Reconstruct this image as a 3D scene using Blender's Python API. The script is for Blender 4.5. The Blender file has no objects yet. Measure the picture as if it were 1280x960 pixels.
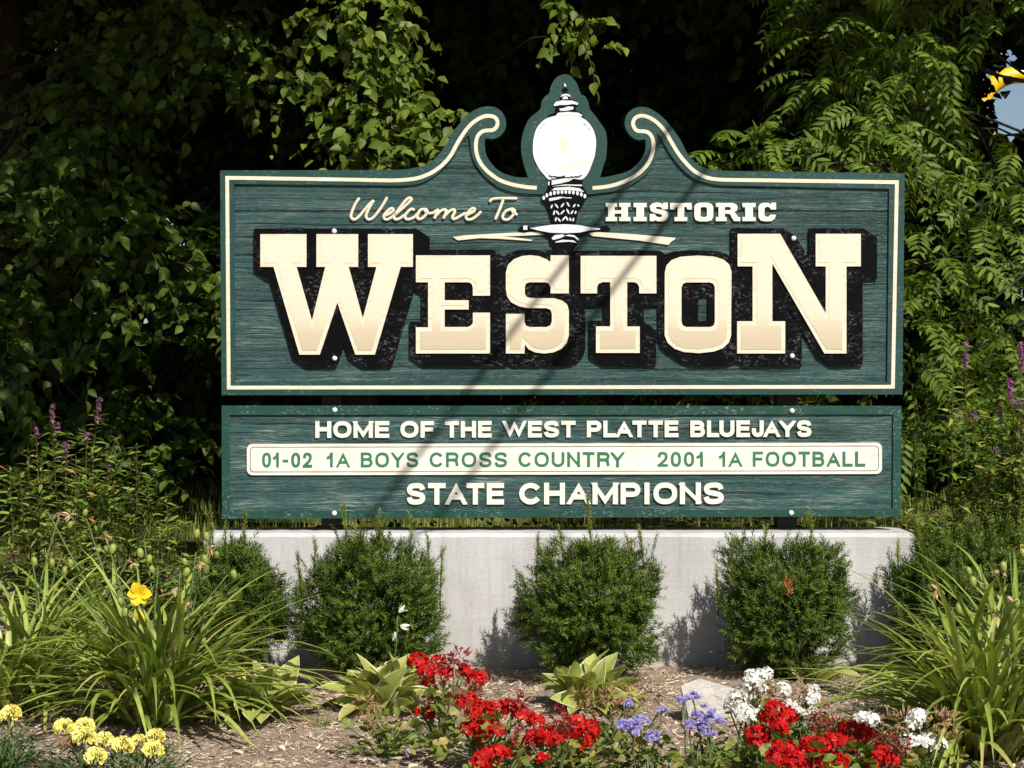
import bpy, math, random
import numpy as np
from mathutils import Vector, Matrix
from mathutils.geometry import tessellate_polygon

# ------------------------------------------------------------------ camera, sky, sun, exposure
SC = bpy.context.scene
COL = SC.collection
F, CAMZ, CAMD = 2250.0, 1.39, 9.0                    # focal length in photo pixels, eye height, distance to the sign face
cam_d = bpy.data.cameras.new('camera'); cam = bpy.data.objects.new('camera', cam_d); COL.objects.link(cam)
cam.location = (0, -CAMD, CAMZ); cam.rotation_euler = (math.radians(90), 0, 0)
cam_d.sensor_width = 36; cam_d.lens = 36 * F / 1280; cam_d.clip_start = .1; cam_d.clip_end = 1500
SC.camera = cam
SUN = np.array((.33, -.64, .69)); SUN = SUN / np.linalg.norm(SUN)
w = bpy.data.worlds.new('World'); SC.world = w; w.use_nodes = True
nt = w.node_tree; nt.nodes.clear()
sky = nt.nodes.new('ShaderNodeTexSky'); sky.sky_type = 'NISHITA'; sky.sun_disc = False
sky.sun_elevation = math.asin(SUN[2]); sky.sun_rotation = math.atan2(SUN[0], SUN[1])
bg = nt.nodes.new('ShaderNodeBackground'); bg.inputs['Strength'].default_value = .06
wo = nt.nodes.new('ShaderNodeOutputWorld')
nt.links.new(sky.outputs[0], bg.inputs[0]); nt.links.new(bg.outputs[0], wo.inputs[0])
sl = bpy.data.lights.new('sun', 'SUN'); sl.energy = 4.6; sl.angle = math.radians(.5); sl.color = (1, .95, .875)
so = bpy.data.objects.new('sun', sl); COL.objects.link(so)
so.rotation_euler = Vector(-SUN).to_track_quat('-Z', 'Y').to_euler()
SC.view_settings.view_transform = 'Standard'; SC.view_settings.look = 'None'
SC.view_settings.exposure = 0.52; SC.view_settings.gamma = 1

rng = np.random.default_rng(7)

# ------------------------------------------------------------------ helpers
def at(px, py, Y=0.0):
    D = CAMD + Y
    return np.array(((px - 640) / F * D, Y, CAMZ - (py - 480) / F * D))

def on_ground(px, py):
    D = CAMZ * F / (py - 480)
    return np.array(((px - 640) / F * D, D - CAMD, 0.0))

def nrm(a):
    a = np.asarray(a, float)
    return a / np.maximum(np.linalg.norm(a, axis=-1, keepdims=True), 1e-9)

class Geo:
    def __init__(s): s.v = []; s.li = []; s.lt = []; s.uv = []; s.n = 0
    def add(s, verts, faces):
        verts = np.asarray(verts, float).reshape(-1, 3)
        s.v.append(verts)
        s.li.append(np.array([i for f in faces for i in f], np.int64) + s.n)
        s.lt.append(np.array([len(f) for f in faces], np.int64))
        s.n += len(verts)
    def many(s, tpl, verts, uv=None):
        """verts (N, nv, 3) of N copies of a template's topology"""
        N, nv = verts.shape[:2]
        if N == 0: return
        fl = np.array([i for f in tpl['f'] for i in f], np.int64); tot = np.array([len(f) for f in tpl['f']], np.int64)
        s.v.append(verts.reshape(-1, 3))
        s.li.append((fl[None] + (np.arange(N) * nv)[:, None] + s.n).ravel())
        s.lt.append(np.tile(tot, N))
        if 'uv' in tpl: s.uv.append(np.tile(np.asarray(tpl['uv'])[fl], (N, 1)))
        s.n += N * nv
    def scatter(s, tpl, P, axis, normal, scale):
        a = nrm(axis); n = nrm(normal - (normal * a).sum(-1, keepdims=True) * a); sd = np.cross(a, n)
        sc = np.broadcast_to(np.asarray(scale, float), (len(P),)) if np.ndim(scale) < 2 else None
        T = np.asarray(tpl['v'], float)
        V = (T[None, :, 0:1] * sd[:, None] + T[None, :, 1:2] * a[:, None] + T[None, :, 2:3] * n[:, None]) * sc[:, None, None] + P[:, None]
        s.many(tpl, V)
    def box(s, x0, x1, y0, y1, z0, z1):
        v = [(x, y, z) for z in (z0, z1) for y in (y0, y1) for x in (x0, x1)]
        s.add(v, [(0, 2, 3, 1), (4, 5, 7, 6), (0, 1, 5, 4), (2, 6, 7, 3), (0, 4, 6, 2), (1, 3, 7, 5)])
    def prism(s, contours, y0, y1):
        """contours in (x, z); front face at y0 (towards the viewer), sides back to y1"""
        cs = [[Vector((p[0], p[1], 0)) for p in c] for c in contours]
        flat = [p for c in cs for p in c]; nv = len(flat)
        tris = tessellate_polygon(cs)
        v = [(p.x, y0, p.y) for p in flat] + [(p.x, y1, p.y) for p in flat]
        f = []
        for t in tris:
            a, b, c = (flat[i] for i in t)
            cr = (b.x - a.x) * (c.y - a.y) - (b.y - a.y) * (c.x - a.x)
            if abs(cr) < 1e-12: continue
            f.append(t if cr > 0 else t[::-1])
        k = 0
        for j, c in enumerate(cs):
            m = len(c); ar = area([(p.x, p.y) for p in c])
            ccw = (ar > 0) == (j == 0)
            for i in range(m):
                q = (k + i, k + (i + 1) % m)
                f.append((q[0], nv + q[0], nv + q[1], q[1]) if ccw else (q[1], nv + q[1], nv + q[0], q[0]))
            k += m
        s.add(v, f)
    def tube(s, pts, r, sides=6, flat=1.0, cap=True):
        pts = np.asarray(pts, float); n = len(pts); r = np.broadcast_to(np.asarray(r, float), (n,))
        tg = np.gradient(pts, axis=0); tg = nrm(tg)
        ref = np.array((0, 1, 0.)) if abs(tg[:, 1]).mean() < .8 else np.array((1, 0, 0.))
        sd = nrm(np.cross(tg, ref)); up = np.cross(sd, tg)
        an = np.linspace(0, 2 * math.pi, sides, endpoint=False)
        V = pts[:, None] + r[:, None, None] * (np.cos(an)[None, :, None] * sd[:, None] + flat * np.sin(an)[None, :, None] * up[:, None])
        f = [(i * sides + j, i * sides + (j + 1) % sides, (i + 1) * sides + (j + 1) % sides, (i + 1) * sides + j) for i in range(n - 1) for j in range(sides)]
        if cap: f += [tuple(range(sides))[::-1], tuple((n - 1) * sides + j for j in range(sides))]
        s.add(V.reshape(-1, 3), f)
    def build(s, name, m, parent=None, smooth=False, world=True):
        me = bpy.data.meshes.new(name)
        if s.n:
            v = np.concatenate(s.v); li = np.concatenate(s.li); lt = np.concatenate(s.lt)
            me.vertices.add(len(v)); me.vertices.foreach_set('co', v.astype(np.float32).ravel())
            me.loops.add(len(li)); me.loops.foreach_set('vertex_index', li.astype(np.int32))
            me.polygons.add(len(lt)); me.polygons.foreach_set('loop_start', (np.cumsum(lt) - lt).astype(np.int32))
            me.polygons.foreach_set('use_smooth', np.full(len(lt), bool(smooth)))
            if s.uv:
                u = me.uv_layers.new(name='uv'); u.data.foreach_set('uv', np.concatenate(s.uv).astype(np.float32).ravel())
            me.update(calc_edges=True); me.validate()
        o = bpy.data.objects.new(name, me); COL.objects.link(o); me.materials.append(m)
        if parent is not None:
            o.parent = parent
            r = parent
            loc = Vector(r.location)
            while r.parent: r = r.parent; loc = loc + r.location
            # meshes are written in world metres: shift them to the thing's own base
            if world and loc.length > 0: me.transform(Matrix.Translation(-loc))
        return o

def area(c):
    return .5 * sum(c[i][0] * c[(i + 1) % len(c)][1] - c[(i + 1) % len(c)][0] * c[i][1] for i in range(len(c)))

def tag(o, label, cat, group=None, kind=None):
    if label: o['label'] = label
    if cat: o['category'] = cat
    if group: o['group'] = group
    if kind: o['kind'] = kind
    return o

def thing(name, loc, label, cat, group=None):
    o = bpy.data.objects.new(name, None); COL.objects.link(o); o.location = tuple(float(c) for c in loc)
    o.empty_display_size = .1
    return tag(o, label, cat, group)

def inset(c, d):
    """move a closed contour inwards by d (negative: outwards)"""
    n = len(c); sg = 1 if area(c) > 0 else -1; out = []
    for i in range(n):
        p0, p1, p2 = (np.array(c[(i + k) % n], float) for k in (-1, 0, 1))
        a = p1 - p0; b = p2 - p1; a /= max(np.linalg.norm(a), 1e-9); b /= max(np.linalg.norm(b), 1e-9)
        na = np.array((-a[1], a[0])) * sg; nb = np.array((-b[1], b[0])) * sg
        m = na + nb; L = np.linalg.norm(m)
        m = na if L < 1e-6 else m / L
        k = min(1 / max(m @ na, .2), 2.2)
        out.append(p1 + m * d * k)
    return out

def spline(p, n=6, closed=False):
    p = np.asarray(p, float); m = len(p); out = []
    for i in range(m if closed else m - 1):
        q = [p[(i + k) % m] if closed else p[min(max(i + k, 0), m - 1)] for k in (-1, 0, 1, 2)]
        for j in range(n):
            t = j / n
            out.append(.5 * (2 * q[1] + (q[2] - q[0]) * t + (2 * q[0] - 5 * q[1] + 4 * q[2] - q[3]) * t * t + (3 * q[1] - q[0] - 3 * q[2] + q[3]) * t ** 3))
    if not closed: out.append(p[-1])
    return np.array(out)

def ribbon(pts, wd, closed=False):
    """outline of a stroke with mitred joints"""
    p = [np.array(q, float) for q in pts]; n = len(p); L = []; R = []
    for i in range(n):
        a = p[i] - p[i - 1] if (i or closed) else p[1] - p[0]
        b = p[(i + 1) % n] - p[i] if (i < n - 1 or closed) else p[i] - p[i - 1]
        a /= max(np.linalg.norm(a), 1e-9); b /= max(np.linalg.norm(b), 1e-9)
        na = np.array((-a[1], a[0])); m = na + np.array((-b[1], b[0])); l = np.linalg.norm(m)
        m = na if l < 1e-6 else m / l
        k = min(1 / max(m @ na, .25), 2.6) * wd / 2
        L.append(p[i] + m * k); R.append(p[i] - m * k)
    return [L, R] if closed else [L + R[::-1]]

# ------------------------------------------------------------------ materials
class NB:
    def __init__(s, name):
        s.m = bpy.data.materials.new(name); s.m.use_nodes = True; s.t = s.m.node_tree; s.t.nodes.clear()
        s.out = s.n('OutputMaterial')
    def n(s, kind, **kw):
        nd = s.t.nodes.new('ShaderNode' + kind)
        for k, v in kw.items(): setattr(nd, k, v)
        return nd
    def set(s, nd, **kw):
        for k, v in kw.items():
            i = nd.inputs[int(k[1:])] if k[0] == '_' and k[1:].isdigit() else nd.inputs[k.replace('_', ' ')]
            if hasattr(v, 'links') or isinstance(v, bpy.types.NodeSocket): s.t.links.new(v, i)
            else: i.default_value = v
        return nd
    def coord(s, scale=(1, 1, 1), which='Object'):
        c = s.n('TexCoord'); mp = s.n('Mapping'); mp.inputs['Scale'].default_value = scale
        s.t.links.new(c.outputs[which], mp.inputs[0]); return mp.outputs[0]
    def noise(s, vec, scale, detail=4, rough=.55, dist=0):
        nd = s.n('TexNoise'); s.set(nd, Vector=vec, Scale=scale, Detail=detail, Roughness=rough, Distortion=dist); return nd.outputs['Fac']
    def ramp(s, fac, stops, interp='LINEAR'):
        r = s.n('ValToRGB'); r.color_ramp.interpolation = interp; e = r.color_ramp.elements
        while len(e) < len(stops): e.new(.5)
        for el, (p, c) in zip(e, stops):
            el.position = p; el.color = (*c, 1) if len(c) == 3 else c
        s.t.links.new(fac, r.inputs[0]); return r.outputs[0]
    def mix(s, fac, a, b, mode='MIX'):
        m = s.n('Mix', data_type='RGBA', blend_type=mode)
        for i, v in ((0, fac), (6, a), (7, b)):
            if isinstance(v, bpy.types.NodeSocket): s.t.links.new(v, m.inputs[i])
            elif i == 0: m.inputs[0].default_value = v
            else: m.inputs[i].default_value = (*v, 1)
        return m.outputs[2]
    def math(s, op, a, b=0.0):
        m = s.n('Math', operation=op)
        for i, v in enumerate((a, b)):
            if isinstance(v, bpy.types.NodeSocket): s.t.links.new(v, m.inputs[i])
            else: m.inputs[i].default_value = v
        return m.outputs[0]
    def bump(s, h, strength, dist):
        b = s.n('Bump'); s.set(b, Height=h, Strength=strength, Distance=dist); return b.outputs[0]
    def finish(s, col, rough=.5, spec=.5, normal=None, trans=0.0, tcol=None):
        p = s.n('BsdfPrincipled')
        if isinstance(col, bpy.types.NodeSocket): s.t.links.new(col, p.inputs['Base Color'])
        else: p.inputs['Base Color'].default_value = (*col, 1)
        s.set(p, Roughness=rough); p.inputs['Specular IOR Level'].default_value = spec
        if normal is not None: s.t.links.new(normal, p.inputs['Normal'])
        o = p.outputs[0]
        if trans > 0:
            t = s.n('BsdfTranslucent')
            c = tcol if tcol is not None else col
            if isinstance(c, bpy.types.NodeSocket): s.t.links.new(c, t.inputs[0])
            else: t.inputs[0].default_value = (*c, 1)
            mx = s.n('MixShader'); mx.inputs[0].default_value = trans
            s.t.links.new(o, mx.inputs[1]); s.t.links.new(t.outputs[0], mx.inputs[2]); o = mx.outputs[0]
        s.t.links.new(o, s.out.inputs[0]); return s.m

def leaf_mat(name, stops, trans=.3, rough=.45, spec=.35, tmul=(1.5, 1.6, .7)):
    b = NB(name); g = b.n('NewGeometry')
    c = b.ramp(g.outputs['Random Per Island'], stops)
    nz = b.noise(b.coord(), 40, 2)
    c = b.mix(.35, c, b.ramp(nz, [(.3, (.55, .55, .5)), (.7, (1.25, 1.25, 1.2))]), 'MULTIPLY')
    tc = b.mix(1, c, tmul, 'MULTIPLY')
    return b.finish(c, rough, spec, None, trans, tc)

def flat_mat(name, col, rough=.6, spec=.3, vary=.2, scale=30, bump=0.0):
    b = NB(name); nz = b.noise(b.coord(), scale, 4)
    c = b.mix(1, col, b.ramp(nz, [(.25, (1 - vary,) * 3), (.75, (1 + vary,) * 3)]), 'MULTIPLY')
    return b.finish(c, rough, spec, b.bump(nz, bump, .01) if bump else None)

def wood_field(name, dark, mid, pale, pale_amt, seams):
    b = NB(name)
    low = b.noise(b.coord((.9, 1, 2.5)), 1.6, 3, .5)
    dv = b.n('VectorMath', operation='MULTIPLY_ADD')
    b.t.links.new(b.coord(), dv.inputs[0]); dv.inputs[1].default_value = (1, 1, 1)
    cx = b.n('CombineXYZ'); b.t.links.new(b.math('MULTIPLY', low, .055), cx.inputs[2]); b.t.links.new(cx.outputs[0], dv.inputs[2])
    def st(sc):
        mp = b.n('Mapping'); mp.inputs['Scale'].default_value = sc; b.t.links.new(dv.outputs[0], mp.inputs[0]); return mp.outputs[0]
    grain = b.noise(st((.35, 1, 34)), 2.2, 7, .66, .2)
    fine = b.noise(st((2.5, 1, 110)), 3.0, 4, .7)
    wv = b.n('TexWave', wave_type='BANDS', bands_direction='Z', wave_profile='SAW')
    b.set(wv, Vector=st((.09, 1, 1)), Scale=10, Distortion=4.0, Detail=3, Detail_Scale=1.2, Detail_Roughness=.6)
    h = b.math('ADD', b.math('MULTIPLY', wv.outputs['Fac'], .22), b.math('ADD', b.math('MULTIPLY', grain, .85), b.math('MULTIPLY', fine, .42)))
    c = b.ramp(h, [(.42, dark), (.68, mid), (.95, tuple(min(1, x * 1.5) for x in mid))])
    wear_sheen = b.math('MULTIPLY', b.ramp(b.noise(st((2.2, 1, 62)), 3.2, 6, .75), [(.50, (0, 0, 0)), (.72, (1, 1, 1))]),
                  b.ramp(b.noise(b.coord((1, 1, 3.2)), 2.4, 3), [(.45, (0, 0, 0)), (.62, (1, 1, 1))]))
    c = b.mix(b.math('MULTIPLY', wear_sheen, pale_amt), c, pale)  # pale grain streaks: worn paint, with ridge sheen put into the colour
    band = b.noise(st((.22, 1, 8)), 2.0, 4, .6)
    c = b.mix(1, c, b.ramp(band, [(.33, (.62, .62, .62)), (.5, (1, 1, 1)), (.68, (1.4, 1.38, 1.36))]), 'MULTIPLY')
    crk = b.ramp(b.noise(st((.32, 1, 30)), 1.9, 5, .55), [(.615, (0, 0, 0)), (.65, (1, 1, 1))])
    c = b.mix(b.math('MULTIPLY', crk, .85), c, (.002, .006, .006))
    vo = b.n('TexVoronoi', feature='F1'); b.set(vo, Vector=st((1.15, 1, 2.6)), Scale=1.35)
    kn = b.ramp(vo.outputs['Distance'], [(.03, (1, 1, 1)), (.075, (0, 0, 0))])
    c = b.mix(b.math('MULTIPLY', kn, .7), c, (.006, .026, .023))
    h = b.math('ADD', b.math('SUBTRACT', h, b.math('MULTIPLY', crk, .5)), b.math('MULTIPLY', b.math('SINE', b.math('MULTIPLY', vo.outputs['Distance'], 90)), b.math('MULTIPLY', b.ramp(vo.outputs['Distance'], [(.05, (1, 1, 1)), (.22, (0, 0, 0))]), .16)))
    cr = b.n('SeparateXYZ'); b.t.links.new(b.n('NewGeometry').outputs['Position'], cr.inputs[0])
    hb = h
    for z, wd in seams:
        d = b.math('ABSOLUTE', b.math('SUBTRACT', cr.outputs[2], z))
        k = b.math('LESS_THAN', d, wd)
        c = b.mix(k, c, (.004, .008, .008)); hb = b.math('SUBTRACT', hb, b.math('MULTIPLY', k, 1.5))
    return b.finish(c, .42, .5, b.bump(hb, .9, .014))

def paint(name, col, rough=.4, wear_sheen=None, amt=.4, scale=9, bump=.15, spec=.5):
    b = NB(name); n1 = b.noise(b.coord((1, 1, 6)), scale, 5, .65)
    c = b.mix(1, col, b.ramp(n1, [(.3, (.8,) * 3), (.75, (1.18,) * 3)]), 'MULTIPLY')
    if wear_sheen:
        k = b.math('MULTIPLY', b.ramp(b.noise(b.coord((1, 1, 1.6)), 55, 5, .75), [(.54, (0, 0, 0)), (.66, (1, 1, 1))]),
                   b.ramp(b.noise(b.coord(), 7, 2), [(.42, (0, 0, 0)), (.6, (1, 1, 1))]))
        c = b.mix(b.math('MULTIPLY', k, amt), c, wear_sheen)
    return b.finish(c, rough, spec, b.bump(b.noise(b.coord((.4, 1, 14)), 8, 4), bump, .006))

Z = lambda py: CAMZ - (py - 480) * CAMD / F
M = {}
M['field'] = wood_field('sandblasted_green_wood', (.0026, .0125, .0125), (.0165, .057, .053), (.33, .41, .40), .7, [(Z(263.5), .0045), (Z(341), .0007), (Z(401), .0007)])
M['field2'] = wood_field('sandblasted_green_plank', (.004, .020, .020), (.017, .062, .056), (.50, .56, .54), .9, [])
M['border'] = paint('green_border_paint', (.0095, .046, .038), .38, (.35, .4, .38), .25)
M['border2'] = paint('bright_green_border_paint', (.007, .050, .036), .38, (.5, .55, .52), .35)
M['black'] = paint('black_shade_paint', (.0022, .0022, .0028), .6, (.11, .115, .12), .9, 14, .08, .06)
M['ink'] = paint('black_emblem_paint', (.003, .003, .0035), .6, None, 0, 9, .05, .06)
M['white'] = paint('white_emblem_paint', (.76, .76, .75), .5, None, 0, 9, .05)
M['globe'] = paint('white_globe_paint', (.80, .775, .70), .45, None, 0, 4, .03)
M['straw'] = paint('pale_yellow_paint', (.86, .76, .46), .5, None, 0, 9, .03)
M['silver'] = paint('pale_grey_emblem_paint', (.60, .62, .66), .5, (.3, .3, .33), .3, 30)
M['cream'] = paint('cream_paint', (.68, .61, .465), .45, (.45, .38, .25), .18, 12, .12)
M['offwhite'] = paint('off_white_paint', (.71, .68, .585), .5, (.45, .42, .35), .15, 12, .1)
M['plaque'] = paint('ivory_plaque_paint', (.73, .70, .605), .45, None, 0, 6, .05)
M['greentext'] = paint('green_lettering_paint', (.030, .155, .075), .5)
M['brownline'] = paint('thin_brown_line_paint', (.10, .085, .06), .6)
M['bolt'] = flat_mat('white_bolt_paint', (.75, .76, .78), .3, .5, .1)
M['post'] = flat_mat('dark_brown_post', (.012, .010, .009), .6, .3)
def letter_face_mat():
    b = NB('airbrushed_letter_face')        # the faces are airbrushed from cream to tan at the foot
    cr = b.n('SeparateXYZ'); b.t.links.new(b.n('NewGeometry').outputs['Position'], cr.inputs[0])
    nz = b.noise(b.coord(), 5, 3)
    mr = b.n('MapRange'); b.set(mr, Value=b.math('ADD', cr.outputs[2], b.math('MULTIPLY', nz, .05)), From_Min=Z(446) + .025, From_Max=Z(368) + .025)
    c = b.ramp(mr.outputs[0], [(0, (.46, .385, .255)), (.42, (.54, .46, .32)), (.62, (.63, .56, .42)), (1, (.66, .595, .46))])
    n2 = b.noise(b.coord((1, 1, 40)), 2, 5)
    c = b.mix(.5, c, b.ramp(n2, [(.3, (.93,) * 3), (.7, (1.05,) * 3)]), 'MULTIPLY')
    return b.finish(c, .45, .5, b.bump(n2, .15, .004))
M['face'] = letter_face_mat()
def concrete():
    b = NB('pale_concrete'); v = b.coord()
    a = b.noise(v, 2.2, 6, .6); c2 = b.noise(v, 60, 5, .7); st = b.noise(b.coord((5, 1, .8)), 1.7, 4)
    c = b.ramp(a, [(.3, (.39, .38, .365)), (.5, (.455, .447, .433)), (.72, (.51, .50, .487))])
    c = b.mix(.6, c, b.ramp(c2, [(.3, (.82,) * 3), (.55, (1,) * 3), (.8, (1.1,) * 3)]), 'MULTIPLY')
    c = b.mix(b.math('MULTIPLY', b.ramp(st, [(.5, (0, 0, 0)), (.75, (1, 1, 1))]), .5), c, (.60, .59, .57))
    dk = b.noise(b.coord((9, 1, .5)), 2.3, 5, .65)
    c = b.mix(b.math('MULTIPLY', b.ramp(dk, [(.52, (0, 0, 0)), (.72, (1, 1, 1))]), .4), c, (.26, .25, .235))
    c = b.mix(b.math('MULTIPLY', b.ramp(b.noise(b.coord((1, 1, 1)), 5, 6, .7), [(.58, (0, 0, 0)), (.70, (1, 1, 1))]), .35), c, (.58, .565, .54))
    cr = b.n('SeparateXYZ'); b.t.links.new(v, cr.inputs[0])
    low = b.n('MapRange'); b.set(low, Value=b.math('ADD', cr.outputs[2], b.math('MULTIPLY', a, .18)), From_Min=.08, From_Max=.2, To_Min=.6, To_Max=0.0)
    c = b.mix(low.outputs[0], c, (.33, .29, .235))      # splashed soil along the foot
    return b.finish(c, .85, .2, b.bump(b.math('ADD', c2, b.math('MULTIPLY', b.noise(b.coord((1, 1, 9)), 6, 3), .7)), .25, .006))
M['concrete'] = concrete()
def soil():
    b = NB('dry_mulch_soil'); v = b.coord()
    a = b.noise(v, 3, 5, .6); f = b.noise(v, 90, 5, .75); s = b.noise(b.coord((30, 90, 30)), 2.2, 4, .7, 1.5)
    c = b.ramp(a, [(.3, (.40, .295, .215)), (.55, (.53, .41, .31)), (.75, (.63, .51, .40))])
    c = b.mix(.8, c, b.ramp(f, [(.32, (.45,) * 3), (.5, (1,) * 3), (.72, (1.35,) * 3)]), 'MULTIPLY')
    c = b.mix(b.ramp(s, [(.55, (0, 0, 0)), (.7, (.6,) * 3)]), c, (.55, .47, .37))
    cr = b.n('SeparateXYZ'); b.t.links.new(v, cr.inputs[0])
    k = b.n('MapRange'); b.set(k, Value=cr.outputs[1], From_Min=.1, From_Max=.5)
    g = b.ramp(b.noise(v, 1.4, 5, .7), [(.38, (.06, .075, .018)), (.55, (.12, .14, .03)), (.68, (.24, .17, .09))])
    c = b.mix(k.outputs[0], c, g)
    return b.finish(c, .95, .1, b.bump(b.math('ADD', b.math('ADD', f, a), b.math('MULTIPLY', b.noise(v, 28, 4, .6), 1.6)), 1.0, .03))
M['soil'] = soil()
M['bark'] = flat_mat('rough_bark', (.030, .024, .018), .9, .1, .5, 18, .8)
M['twig'] = flat_mat('brown_twig', (.07, .055, .03), .8, .2, .3)
M['greenstem'] = flat_mat('green_stem', (.09, .13, .035), .6, .3, .3)
M['leaf_dark'] = leaf_mat('dimmed_elm_leaf', [(0, (.036, .066, .008)), (.6, (.060, .100, .011)), (1, (.100, .145, .019))], .3, .5, .2)  # darker copy of the elm leaf, shade put into its colour
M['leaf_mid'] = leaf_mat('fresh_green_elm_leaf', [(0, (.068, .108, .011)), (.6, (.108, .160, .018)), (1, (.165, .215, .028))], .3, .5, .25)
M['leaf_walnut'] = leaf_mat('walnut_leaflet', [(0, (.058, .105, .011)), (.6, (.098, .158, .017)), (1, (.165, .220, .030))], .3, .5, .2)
M['leaf_back'] = leaf_mat('shade_leaf', [(0, (.016, .032, .007)), (1, (.030, .052, .010))], .12, .6, .1)  # leaf colour darkened to carry the deep shade of the wood
M['yew'] = leaf_mat('yew_needle', [(0, (.028, .056, .008)), (.5, (.060, .104, .012)), (.85, (.115, .166, .020)), (1, (.18, .22, .032))], .1, .5, .2)
M['yew_new'] = leaf_mat('fresh_yew_needle', [(0, (0.178, 0.229, 0.037)), (1, (0.293, 0.322, 0.075))], .3)
M['lily'] = leaf_mat('daylily_blade', [(0, (0.140, 0.198, 0.033)), (.55, (0.226, 0.291, 0.051)), (.85, (0.327, 0.374, 0.084)), (.95, (0.405, 0.390, 0.120)), (1, (0.478, 0.380, 0.160))], .18, .38, .5)
M['pod'] = leaf_mat('daylily_pod', [(0, (0.209, 0.270, 0.047)), (1, (0.335, 0.364, 0.084))], .2)
M['lily_yellow'] = leaf_mat('yellow_lily_petal', [(0, (.85, .55, .015)), (1, (.90, .66, .03))], .3, .5, .2, (1, 1, .6))
M['withered'] = leaf_mat('withered_petal', [(0, (.40, .26, .15)), (.6, (.55, .42, .27)), (1, (.62, .36, .2))], .2)
M['loose'] = leaf_mat('loosestrife_leaf', [(0, (.095, .155, .022)), (.55, (.165, .235, .036)), (.86, (.25, .30, .06)), (.94, (.34, .23, .09)), (1, (.36, .11, .05))], .18)
M['purple'] = leaf_mat('loosestrife_flower', [(0, (.26, .06, .23)), (1, (.44, .15, .42))], .2, .6, .2, (1, 1, 1))
M['faded_purple'] = leaf_mat('fading_loosestrife_flower', [(0, (.16, .06, .11)), (1, (.33, .13, .27))], .2, .6, .2, (1, 1, 1))
M['ger_leaf'] = leaf_mat('geranium_leaf', [(0, (0.094, 0.135, 0.023)), (.55, (0.162, 0.203, 0.042)), (.85, (0.273, 0.281, 0.070)), (1, (0.360, 0.240, 0.090))], .25)
M['red'] = leaf_mat('red_petal', [(0, (.30, .004, .005)), (.45, (.52, .007, .006)), (1, (.70, .014, .011))], .22, .55, .2, (1.2, 1, 1))
M['deadred'] = leaf_mat('faded_red_petal', [(0, (.13, .016, .016)), (.6, (.27, .02, .025)), (1, (.34, .11, .075))], .15, .6, .2, (1, 1, 1))
M['whitepetal'] = leaf_mat('white_petal', [(0, (.74, .72, .66)), (1, (.85, .84, .80))], .2, .6, .2, (1, 1, 1))
M['brownpetal'] = leaf_mat('dry_brown_petal', [(0, (.22, .125, .06)), (1, (.40, .26, .13))], .15, .7, .1, (1, 1, 1))
M['lavender'] = leaf_mat('lavender_fluff', [(0, (.34, .29, .64)), (1, (.52, .47, .82))], .12, .7, .1, (1, 1, 1))
M['marigold'] = leaf_mat('marigold_petal', [(0, (.78, .70, .14)), (1, (.88, .82, .32))], .1, .6, .2, (1, 1, .8))
M['feather'] = leaf_mat('marigold_leaf', [(0, (.03, .065, .016)), (1, (.06, .11, .03))], .2)
M['straw_bits'] = leaf_mat('dry_mulch_strip', [(0, (.20, .12, .075)), (.3, (.43, .315, .225)), (.75, (.59, .47, .36)), (1, (.70, .60, .48))], .05, .9, .1)
M['grass'] = leaf_mat('grass_blade', [(0, (.11, .155, .02)), (.7, (.22, .26, .045)), (1, (.38, .33, .11))], .2)
M['cable'] = flat_mat('black_cable', (.012, .012, .013), .6)
M['polewood'] = flat_mat('weathered_pole_wood', (.14, .105, .075), .9, .1, .4, 12, .5)
def hosta_mat():
    b = NB('cream_edged_hosta_leaf'); u = b.n('UVMap'); sp = b.n('SeparateXYZ'); b.t.links.new(u.outputs[0], sp.inputs[0])
    g = b.n('NewGeometry')
    d = b.math('ABSOLUTE', b.math('SUBTRACT', sp.outputs[0], .5))
    d = b.math('ADD', d, b.math('MULTIPLY', b.math('SUBTRACT', b.noise(b.coord(), 35, 3), .5), .12))
    body = b.ramp(g.outputs['Random Per Island'], [(0, (.23, .275, .055)), (.6, (.34, .365, .085)), (1, (.46, .45, .14))])
    c = b.mix(b.ramp(d, [(.41, (0, 0, 0)), (.47, (1, 1, 1))]), body, (.68, .65, .42))
    wv = b.n('TexWave', bands_direction='X'); b.set(wv, Vector=u.outputs[0], Scale=3.2, Distortion=.4)
    c = b.mix(.4, c, b.ramp(wv.outputs['Fac'], [(.2, (.86,) * 3), (.6, (1.04,) * 3)]), 'MULTIPLY')
    return b.finish(c, .45, .35, b.bump(wv.outputs['Fac'], .3, .004), .22, b.mix(1, c, (1.3, 1.4, .7), 'MULTIPLY'))
M['hosta'] = hosta_mat()
def rock_mat():
    b = NB('pale_limestone'); v = b.coord(); a = b.noise(v, 9, 6, .65); f = b.noise(v, 70, 4, .7)
    c = b.ramp(a, [(.3, (.38, .345, .295)), (.55, (.52, .485, .43)), (.75, (.61, .575, .52))])
    return b.finish(b.mix(.5, c, b.ramp(f, [(.3, (.75,) * 3), (.7, (1.1,) * 3)]), 'MULTIPLY'), .9, .15, b.bump(b.math('ADD', b.math('ADD', a, f), b.noise(v, 22, 5, .7)), .9, .014))
M['rock'] = rock_mat()

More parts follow.
